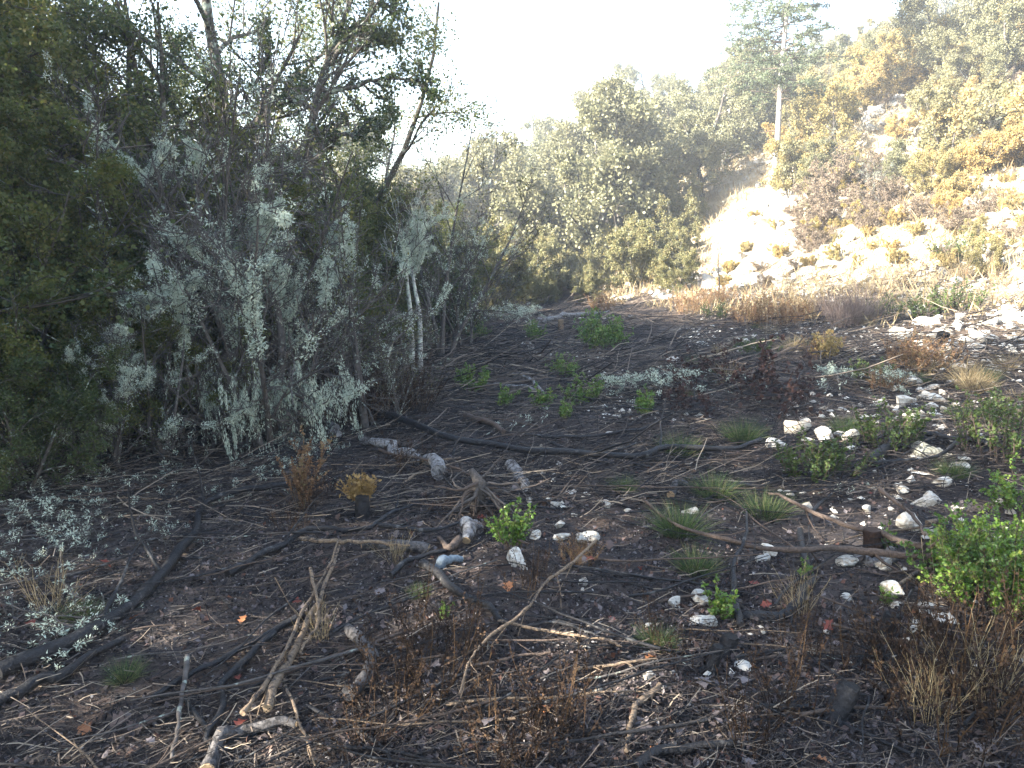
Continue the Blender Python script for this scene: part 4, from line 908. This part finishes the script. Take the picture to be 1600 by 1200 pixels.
purp = stalk_clump(6, 150, .75, .22, 'purple', 0, 0, 'purple_bush', .004, branch_n=6)
dry = [stalk_clump(7, 30, .42, .10, 'straw', 0, 0, 'dry_stems', .0018), stalk_clump(8, 46, .5, .22, 'stalk', 8, .012, 'dead_stalks', .003)]
GK = 'clumps of dark dead stalks'
for u, v, k, s in [(640, 1085, 0, 1.1), (690, 1060, 1, 1.0), (600, 1120, 1, .8), (720, 1020, 2, .8), (650, 1000, 2, .8), (830, 1165, 0, 1.0), (880, 1150, 2, .9), (790, 1180, 1, .8), (1235, 1120, 2, .9), (1020, 1000, 2, .55), (1068, 1030, 0, .6), (1450, 1080, 1, 1.25), (1530, 1060, 1, 1.3), (1580, 1130, 0, 1.3),
                   (1400, 1040, 0, 1.0), (1490, 1000, 1, .9), (1570, 1000, 2, 1.0), (1480, 1150, 1, 1.1), (1250, 1010, 0, .7), (1320, 1050, 2, .7), (1170, 1170, 2, .8), (820, 930, 2, .75), (845, 905, 2, .5), (480, 800, 2, .9), (455, 830, 0, .7), (500, 770, 0, .7), (690, 800, 0, .5), (620, 740, 2, .9), (650, 730, 0, .8), (555, 1170, 0, .6), (760, 830, 1, .5)]:
    auto(sk[k].put(G(u, v), R.random() * 6, s), 'clump of dark dead stalks', 'dead stalks', GK)
tag(rusty[1].put(G(475, 795), 0, 1.0), 'tall narrow rust-brown seed stalk at the edge of the lichened shrubs', 'stalk')
for u, v, s in [(1205, 512, 1.9), (1170, 508, 1.6), (1080, 490, 1.8), (1440, 585, 1.5), (1425, 575, 1.2), (1380, 612, .8), (1285, 560, 1.0), (1120, 478, 1.8), (940, 485, 1.4), (1250, 505, 1.5), (905, 880, .45)]:
    auto(rusty[0].put(G(u, v), R.random() * 6, s), 'low rust-brown shrub', 'low shrub', 'rusty low shrubs')
for u, v, s in [(1320, 512, 1.0), (1345, 508, .9), (1290, 500, .7)]:
    auto(purp.put(G(u, v), R.random() * 6, s), 'purple-grey twiggy bush', 'bush', 'purple-grey twiggy bushes at the shadow line')
for u, v, k, s in [(1480, 930, 0, .8), (1540, 1100, 0, .9), (1450, 1130, 0, .8), (1250, 960, 0, .6), (620, 880, 0, .45), (500, 1000, 0, .5), (80, 960, 0, .7), (560, 660, 1, 1.2), (600, 640, 1, 1.3), (540, 640, 1, 1.4), (640, 640, 1, 1.1), (1440, 500, 0, 1.4), (1560, 450, 0, 1.5), (1500, 440, 0, 1.6), (1200, 470, 0, 1.4), (1240, 480, 0, 1.4), (1290, 460, 0, 1.6), (1350, 460, 0, 1.5), (1400, 450, 0, 1.5)]:
    auto(dry[k].put(G(u, v), R.random() * 6, s), 'bunch of dry pale stems' if k == 0 else 'upright bunch of brown stems', 'dry stems', 'bunches of dry stems')
o = sprig(70, 14, .28, .12, 14, .03, 'leaf_gold', 'orange_shrub').put(G(1288, 566), 0, 1.6); tag(o, 'small orange-leaved shrub above the lichen mat', 'low shrub')

# fallen lichen branches
def lichen_heap(seed, n, w, d, h, dens=5, name='lichen_branch'):
    rng = np.random.default_rng(seed); root = empty(name)
    st = np.stack([rng.uniform(-w, w, n), rng.uniform(-d, d, n), rng.uniform(.0, h, n)], 1); a = rng.normal(size=n) * .6
    P = wander(rng, st, np.stack([np.cos(a), np.sin(a), .25 * rng.normal(size=n)], 1), rng.uniform(.2, .6, n) * (w / .5) ** .5, 6, .2, -.02)
    mb = MB(); tube(mb, P, .006 * np.linspace(1, .4, 6)[None] * np.ones((n, 1)), 4); C, cr = sprout(rng, P, np.full((n, 6), .004), 5, .1, 1, .7, .2, .4, 4, .2, 0)
    tube(mb, C, cr, 3); mb.build('stem', M['twig_grey'], root, True)
    mb = MB(); add_lichen(mb, rng, P, dens, .03, .012, 20, .03, .3); add_lichen(mb, rng, C, max(1, dens // 3), .028, .01, 16, .025, .3); mb.build('lichen', M['lichen'], root)['kind'] = 'stuff'
    return Kind(root)
lh = [lichen_heap(1, 26, .5, .35, .25, 7), lichen_heap(2, 14, .35, .25, .12, 5), lichen_heap(3, 8, .22, .16, .06, 6)]
GLh = 'fallen branches shaggy with lichen'
for u, v, k, s, lab in [(745, 512, 0, 1.7, 'big grey-green lichen heap at the far tangle'), (790, 498, 0, 1.2, 'lichen heap on the sunny side of the big far one'), (985, 622, 0, 1.05, 'pale lichen heap in the middle of the clearing'), (1050, 608, 1, 1.3, 'lichen branch trailing from the pale lichen heap'), (1310, 605, 0, .9, 'wide lichen mat near the small orange-leaved shrub'),
                        (1290, 618, 2, 1.2, 'bright lichen tuft at the end of the dark leaning stick'), (1120, 615, 1, 1.3, 'lichen branch tangled in dried red leaves'), (826, 668, 2, .9, 'hanging lichen branch at the middle tangle'), (775, 680, 2, .9, 'lichened branch end beside the hanging one'), (1300, 775, 2, .6, 'small lichen sprig right of the biggest grass tuft')]:
    tag(lh[k].put(G(u, v), R.normal() * .4, s), lab, 'lichen branch', GLh)
for u, v, lab in [(440, 705, 'thick curtain of lichened twigs at the foot of the wood'), (385, 700, 'lichened tangle left of the thick lichen curtain'), (330, 712, 'lichened tangle at the darkest part of the wood edge'), (480, 690, 'lichened tangle beside the rusty seed stalk'), (430, 640, 'upper lichened tangle behind the thick curtain')]:
    tag(lh[0].put(G(u, v), R.normal() * .5, (.62, .5, 2.3)), lab, 'lichen branch', GLh)
rl = np.random.default_rng(8)
for q in range(54):
    if q < 30: u, v = rl.uniform(0, 260), rl.uniform(735, 890)
    elif q < 44: u, v = rl.uniform(200, 500), rl.uniform(690, 790)
    else: u, v = rl.uniform(0, 130), rl.uniform(880, 1010)
    auto(lh[1 + q % 2].put(G(u, v), rl.random() * 6, rl.uniform(.45, .85)), 'fallen twig shaggy with lichen', 'lichen branch', 'lichened twigs under the dark wood')

# branch with dried red leaves
def red_heap(seed):
    rng = np.random.default_rng(seed); root = empty('dried_branch'); n = 16
    st = np.stack([rng.uniform(-.5, .5, n), rng.uniform(-.25, .25, n), rng.uniform(.05, .22, n)], 1)
    P = wander(rng, st, np.stack([rng.normal(size=n), .5 * rng.normal(size=n), .3 * rng.random(n)], 1), rng.uniform(.3, .7, n), 6, .2, .0)
    C, cr = sprout(rng, P, np.full((n, 6), .006), 6, .1, 1, .7, .2, .4, 4, .2, 0)
    mb = MB(); tube(mb, P, .008 * np.linspace(1, .4, 6)[None] * np.ones((n, 1)), 4); tube(mb, C, cr * .7, 3); mb.build('stem', M['charred'], root, True)
    mb = MB(); leaves(mb, rng, C, 7, .05, .02, .35, .2, fold=True); mb.build('dried_leaves', M['leaf_red'], root); return Kind(root)
rh = red_heap(3)
for u, v, s, lab in [(1200, 632, 1.15, 'fallen branch with dark red dried leaves above the cream boulder'), (1110, 600, .9, 'smaller fallen branch with dried leaves behind the grass tuft'), (300, 640, 1.5, 'hanging mass of dead red-brown leaves inside the lichened shrubs'), (350, 615, 1.6, 'dark red-brown dead leaves between lichened trunks'), (1065, 640, .7, 'small dried branch with red leaves left of the middle grass tufts')]:
    p = G(u, v); o = rh.put(p + np.array([0, 0, .5 if u < 400 else 0]), R.random() * 6, s); tag(o, lab, 'dried branch', 'branches with dried red leaves')

# ------------------------------------------------------------------ scattered branches as individuals
rb = np.random.default_rng(21)
def clear_pos(near=True):
    while True:
        y = 1.9 * math.exp(rb.random() * (2.35 if near else 2.7)); x = rb.uniform(-.72, .72) * y
        if y > 7 and x < -1.5 - .0 * y: continue
        if y > 12 and x < -.5: continue
        if toe(x, y) > -1 or x < -4.5: continue
        return x, y
BRM = []
for k in range(10):
    n = 9; P = wander(rb, np.zeros((1, 3)), np.array([[1., 0, .02]]), np.array([1.0]), n, .10, 0.0); P[..., 2] *= .5
    rad = (.008 * np.linspace(1.2, .35, n))[None]
    mb = MB(); tube(mb, P, rad, 6, cap=True); C, cr = sprout(rb, P, rad, 5, .2, .95, .6, .2, .3, 5, .14, .0, .5); C[..., 2] = C[..., 2] * .35
    tube(mb, C, np.maximum(cr, .0015), 4); BRM.append([mb.data('branch', M[q], True) for q in ('charred', 'brown', 'tan', 'twig_grey')])
LOOK = ['thin black branch', 'thin brown branch', 'thin tan branch', 'thin grey branch']
for k in range(280):
    x, y = clear_pos(k < 110); c = int(rb.choice(4, p=[.56, .32, .04, .08])); L = rb.uniform(.35, .9) * (1 + .05 * y)
    o = link('branch', BRM[k % 10][c]); ang = rb.normal() * .55 + (.35 if x < 0 else -.2) + (math.pi if rb.random() < .5 else 0)
    dx = .5 * L * math.cos(ang); z0, z1 = T(x, y), T(x + dx * 1.2, y + L * .6 * math.sin(ang))
    o.location = (x, y, float(z0) + rb.uniform(.015, .07)); o.rotation_euler = (rb.random() * .6, -math.atan2(float(z1 - z0), L * .6), ang); o.scale = (L, L * .8, L * .8)
    auto(o, LOOK[c], 'branch', 'thin branches lying on the clearing')

# fallen oak leaves, nearest ones one by one
def oak_leaf(seed, m):
    rng = np.random.default_rng(seed); n = 7; t = np.linspace(0, 1, n); w = .34 * np.sin(np.pi * np.clip(t * .92 + .06, 0, 1)) * (1 + .38 * np.cos(t * 6 * np.pi)); w[-1] = .03
    curl = rng.uniform(.15, .5); z = .12 * rng.normal() * np.sin(t * 3) + .05
    Lf = np.stack([t, w, z + curl * w ** 2 * 2.5 + .02 * rng.normal(size=n)], 1); Rt = np.stack([t, -w, z + curl * w ** 2 * 2.0 + .02 * rng.normal(size=n)], 1); Mi = np.stack([t, 0 * t, z], 1)
    V = np.concatenate([Lf, Mi, Rt]); i = np.arange(n - 1); mb = MB()
    mb.quads(V, np.concatenate([np.stack([i, i + n, i + n + 1, i + 1], 1), np.stack([i + n, i + 2 * n, i + 2 * n + 1, i + n + 1], 1)])); return mb.data('fallen_leaf', M[m], True)
FL = {c: [oak_leaf(s + 10 * j, 'fl_' + c) for s in range(4)] for j, c in enumerate(('brown', 'grey', 'red', 'orange'))}
for k in range(230):
    y = 1.9 * math.exp(rb.random() * 1.15); x = rb.uniform(-.74, .74) * y; c = str(rb.choice(['brown', 'grey', 'red', 'orange'], p=[.45, .35, .10, .10]))
    o = link('fallen_leaf', FL[c][k % 4]); s = rb.uniform(.035, .075); o.location = on(x, y, .018); o.scale = (s, s, s); o.rotation_euler = (rb.normal() * .35, rb.normal() * .35, rb.random() * 6.28)
    auto(o, f'fallen {c} oak leaf', 'leaf', f'fallen {c} oak leaves')

# ------------------------------------------------------------------ litter nobody could count
rt2 = np.random.default_rng(31)
def field(n, ymax, power=1.0, xm=.80):
    y = 1.6 * np.exp(rt2.random(n) ** power * math.log(ymax / 1.6)); x = rt2.uniform(-xm, xm, n) * y
    ok = (x > -7) & (toe(x, y) < 1.0) & (rt2.random(n) < .15 + 1.3 * vnoise(x / .9 + 5, y / .9, 43) ** 1.5 + .3 * vnoise(x / .25, y / .25, 44)); return x[ok], y[ok]
def twig_layer(name, label, n, y0, y1, l0, l1, r0, r1, zt, ce, pw):
    y = y0 * np.exp(rt2.random(n) ** pw * math.log(y1 / y0)); x = rt2.uniform(-.80, .80, n) * y
    ok = (x > -7) & (toe(x, y) < 1.5); x, y = x[ok], y[ok]
    dens = vnoise(x / 1.1, y / 1.1, 41); ok = rt2.random(len(x)) < .35 + .9 * dens; x, y = x[ok], y[ok]; n = len(x)
    ang = rt2.normal(size=n) * .8 + .9 * (vnoise(x / 1.6, y / 1.6, 42) - .3); L = l0 + (l1 - l0) * rt2.random(n) ** 2.2
    st = np.stack([x, y, T(x, y) + rt2.random(n) ** 2 * zt + .004], 1); d = np.stack([np.cos(ang), np.sin(ang), .12 * rt2.normal(size=n)], 1)
    P = wander(rt2, st, d, L, 4, .15, 0.0); P[..., 2] = np.maximum(P[..., 2], T(P[..., 0], P[..., 1]) + .003)
    mb = MB(); tube(mb, P, (r0 + (r1 - r0) * rt2.random(n) ** 2)[:, None] * np.linspace(1, .6, 4)[None], 3, rt2.random(n) ** ce)
    tag(mb.build(name, M['twigs']), label, 'twigs', kind='stuff')
twig_layer('twig_litter', 'loose litter of small twigs covering the near clearing', 30000, 1.6, 9, .03, .24, .0008, .0032, .04, 1.9, 1.0)
twig_layer('brushwood', 'tangled dark brushwood over the far half of the clearing', 38000, 4.5, 28, .08, .8, .0016, .006, .08, 2.2, .9)
twig_layer('brushwood', 'springy heaps of cut brushwood over the far half of the clearing', 17000, 8, 28, .2, 1.3, .0035, .013, .16, 1.3, .9)
x, y = field(60000, 22); n = len(x); st = np.stack([x, y, T(x, y) + .003 + .014 * rt2.random(n)], 1); P = wander(rt2, st, np.concatenate([rt2.normal(size=(n, 2)), .2 * rt2.normal(size=(n, 1))], 1), np.full(n, .01), 2, 0, 0)
mb = MB(); leaves(mb, rt2, P, 1, .030, .002, .36, .8, .25, fold=True, rv=rt2.random(n) ** 1.2); tag(mb.build('leaf_litter', M['litter']), 'dull layer of dead leaf scraps on the soil', 'leaf litter', kind='stuff')
x, y = field(120000, 18, 1.0); n = len(x); st = np.stack([x, y, T(x, y) + .002 + .01 * rt2.random(n)], 1); P = wander(rt2, st, rt2.normal(size=(n, 3)), np.full(n, .004), 2, 0, 0)
mb = MB(); leaves(mb, rt2, P, 1, .014, .001, .35, .5, rv=rt2.random(n) ** 1.3); tag(mb.build('bark_crumbs', M['crumb']), 'fine bark crumbs and chips over the soil', 'crumbs', kind='stuff')
# stone chips nobody could count
def chips(name, label, n, x0, x1, y0, y1, test, s0, s1, m):
    rc = np.random.default_rng(len(name)); x, y = rc.uniform(x0, x1, n), rc.uniform(y0, y1, n); ok = test(x, y) & (np.abs(x) < .78 * y + 1); x, y = x[ok], y[ok]; n = len(x)
    base = np.array([[1, 0, 0], [-.8, .3, 0], [0, 1, .1], [.1, -.9, 0], [.2, .1, .8], [0, 0, -.6]]); F = np.array([[0, 2, 4], [2, 1, 4], [1, 3, 4], [3, 0, 4], [2, 0, 5], [1, 2, 5], [3, 1, 5], [0, 3, 5]])
    V = base[None] * rc.uniform(.6, 1.2, (n, 6, 1)) * np.stack([rc.uniform(.6, 1.2, n), rc.uniform(.5, 1, n), rc.uniform(.4, .9, n)], 1)[:, None]; a = rc.random(n) * 6.28
    V = np.stack([V[..., 0] * np.cos(a)[:, None] - V[..., 1] * np.sin(a)[:, None], V[..., 0] * np.sin(a)[:, None] + V[..., 1] * np.cos(a)[:, None], V[..., 2]], -1) * (s0 + (s1 - s0) * rc.random(n) ** 2.5)[:, None, None]
    V += np.stack([x, y, T(x, y) + .01], 1)[:, None]; mb = MB(); mb.tris(V, (np.arange(n)[:, None, None] * 6 + F).reshape(-1, 3), np.repeat(rc.random(n), 8)); tag(mb.build(name, M[m]), label, 'rubble', kind='stuff')
chips('stone_chips', 'small pale stone chips strewn in the soil of the clearing', 12000, .2, 12, 2.5, 20, lambda x, y: (toe(x, y) < 1) & (vnoise(x / 1.2, y / 1.2, 51) + .25 * np.clip((x / y - .3) * 2, -.6, 1) > .56), .006, .065, 'stone')
chips('slope_rubble', 'broken white limestone rubble over the lit slope', 16000, 3, 34, 13, 44, lambda x, y: (toe(x, y) > -1.5) & (vnoise(x / 2.1, y / 2.1, 52) > .42), .03, .17, 'rock')
# dry grass of the lit slope
ng = 60000; x, y = rt2.uniform(3, 34, ng), rt2.uniform(12, 46, ng); ok = (toe(x, y) > -3) & (np.abs(x) < .78 * y + 1) & (vnoise(x / 1.4, y / 1.4, 22) > .25) & ((x - PINE[0] + 1) ** 2 / 4 + (y - PINE[1] + 4) ** 2 / 20 > 1); x, y = x[ok], y[ok]; n = len(x)
st = np.stack([x, y, T(x, y) - .02], 1); P = wander(rt2, st, np.stack([.5 * rt2.normal(size=n), .5 * rt2.normal(size=n), np.ones(n)], 1), rt2.uniform(.15, .5, n), 3, .15, -.1); sd = nrm(np.cross(P[:, 2] - P[:, 0], rt2.normal(size=(n, 3)))) * .011
V = np.stack([P[:, 0] - sd, P[:, 0] + sd, P[:, 1] + sd, P[:, 2], P[:, 1] - sd], 1); idx = np.arange(n)[:, None] * 5
mb = MB(); mb.quads(V, idx + np.array([0, 1, 2, 4]), rt2.random(n)); mb.tris(V, idx + np.array([4, 2, 3]), rt2.random(n)); tag(mb.build('dry_grass', M['straw']), 'dry bleached grass over the lit slope', 'grass', kind='stuff')

# ------------------------------------------------------------------ labels for the repeats
LM = [('the cedar', 1213, 180), ('the white outcrop', 1180, 390), ('the cream boulder', 1240, 668), ('the box bush', 1535, 850), ('the ochre-leaved stump', 555, 770), ('the root stump', 748, 775), ('the big yellow-green clump', 930, 525), ('the mossy slab', 1443, 712),
      ('the stone heap', 1450, 632), ('the far lichen heap', 745, 490), ('the pale lichen heap', 985, 605), ('the tan branch bundle', 465, 1015), ('the leaning charred stump', 1320, 1105), ('the slim forked tree', 548, 400), ('the burnt log end', 1465, 527), ('the rusty seed stalk', 475, 700),
      ('the twin pale trunks', 648, 480), ('the sawn brown stump', 1366, 845), ('the bluish log piece', 700, 884), ('the lone tan stick', 1000, 1130), ('the bowed root', 575, 1050), ('the biggest grass tuft', 1196, 790), ('the orange-leaved shrub', 1288, 548), ('the purple-grey bush', 1330, 480), ('the bent black stem', 1152, 930), ('the corner branch', 60, 1080), ('the white crag', 1400, 160), ('the pale leafless tree', 1500, 60), ('the bramble mass', 1290, 330), ('the white rock band', 1560, 320), ('the arching dark limb', 150, 310), ('the jutting twiggy branch', 640, 130), ('the arched trunk', 90, 510), ('the lichened branch tip', 40, 145), ('the top right corner', 1590, 10), ('the top left corner', 10, 10), ('the lowest dip of the skyline', 700, 240), ('the bright skyline oaks', 940, 150), ('the leafless sapling on the rubble', 1122, 430), ('the broom shrub', 1490, 480), ('the rubble at the frame edge', 1598, 545), ('the rusty shrub in the rubble', 1440, 590), ('the upper slope at the frame edge', 1590, 170), ('the shadow-line shrub', 1500, 400), ('the foot of the yellow shrubs', 1050, 440), ('the lichened fan of trunks', 380, 420), ('the nearest lichen litter', 70, 960), ('the bleached log', 630, 720), ('the lichen in the dark corner', 180, 800)]
ORD = ['', 'second ', 'third ', 'fourth ', 'fifth ', 'sixth ', 'seventh ', 'eighth ', 'ninth ', 'tenth ', 'eleventh ', 'twelfth ', 'thirteenth ', 'fourteenth ', 'fifteenth ']
bpy.context.view_layer.update()
buckets = {}
for o, look, at in PENDING:
    l = o.location; h = 0
    for ch in o.children:
        if ch.type == 'MESH': h = max(h, ch.bound_box[6][2] * o.scale[2])
    u, v = project(np.array([l[0], l[1], l[2] + h * .55])); best = None
    for nm, a, b in LM:
        dx, dy = u - a, v - b; dd = math.hypot(dx, dy * 1.3)
        if best is None or dd < best[0]:
            rel = ('right of' if dx > 0 else 'left of') if abs(dx) > abs(dy) else ('below' if dy > 0 else 'above'); best = (dd, rel, nm)
    buckets.setdefault((look, best[1], best[2]), []).append((best[0], o))
for (look, rel, nm), L in buckets.items():
    L.sort(key=lambda q: q[0])
    for k, (dd, o) in enumerate(L):
        if len(L) == 1: o['label'] = f'{look} {rel} {nm}'
        elif k < 15: o['label'] = f'{look}, {ORD[k]}closest {rel} {nm}'
        else: o['label'] = f'{look}, further away {rel} {nm}'

# ------------------------------------------------------------------ haze volume added to stand in for lens glare
import bmesh
bm = bmesh.new(); bmesh.ops.create_cube(bm, size=1); me = bpy.data.meshes.new('haze'); bm.to_mesh(me); bm.free()
zlo, zhi = float(T(X, Y).min()) - 1.2, float(T(X, Y).max()) + 9.0
hzo = link('haze', me, None, (0, 4, (zlo + zhi) / 2)); hzo.scale = (350, 350, zhi - zlo); hzo['kind'] = 'stuff'; hzo['label'] = 'pale haze added over the valley in place of lens glare'
m, nt, out = mat('glare_haze'); pv = nt.nodes.new('ShaderNodeVolumePrincipled'); pv.inputs['Color'].default_value = (.88, .93, 1, 1); pv.inputs['Density'].default_value = .0033; pv.inputs['Anisotropy'].default_value = .25
nt.links.new(pv.outputs[0], out.inputs['Volume']); me.materials.append(m)
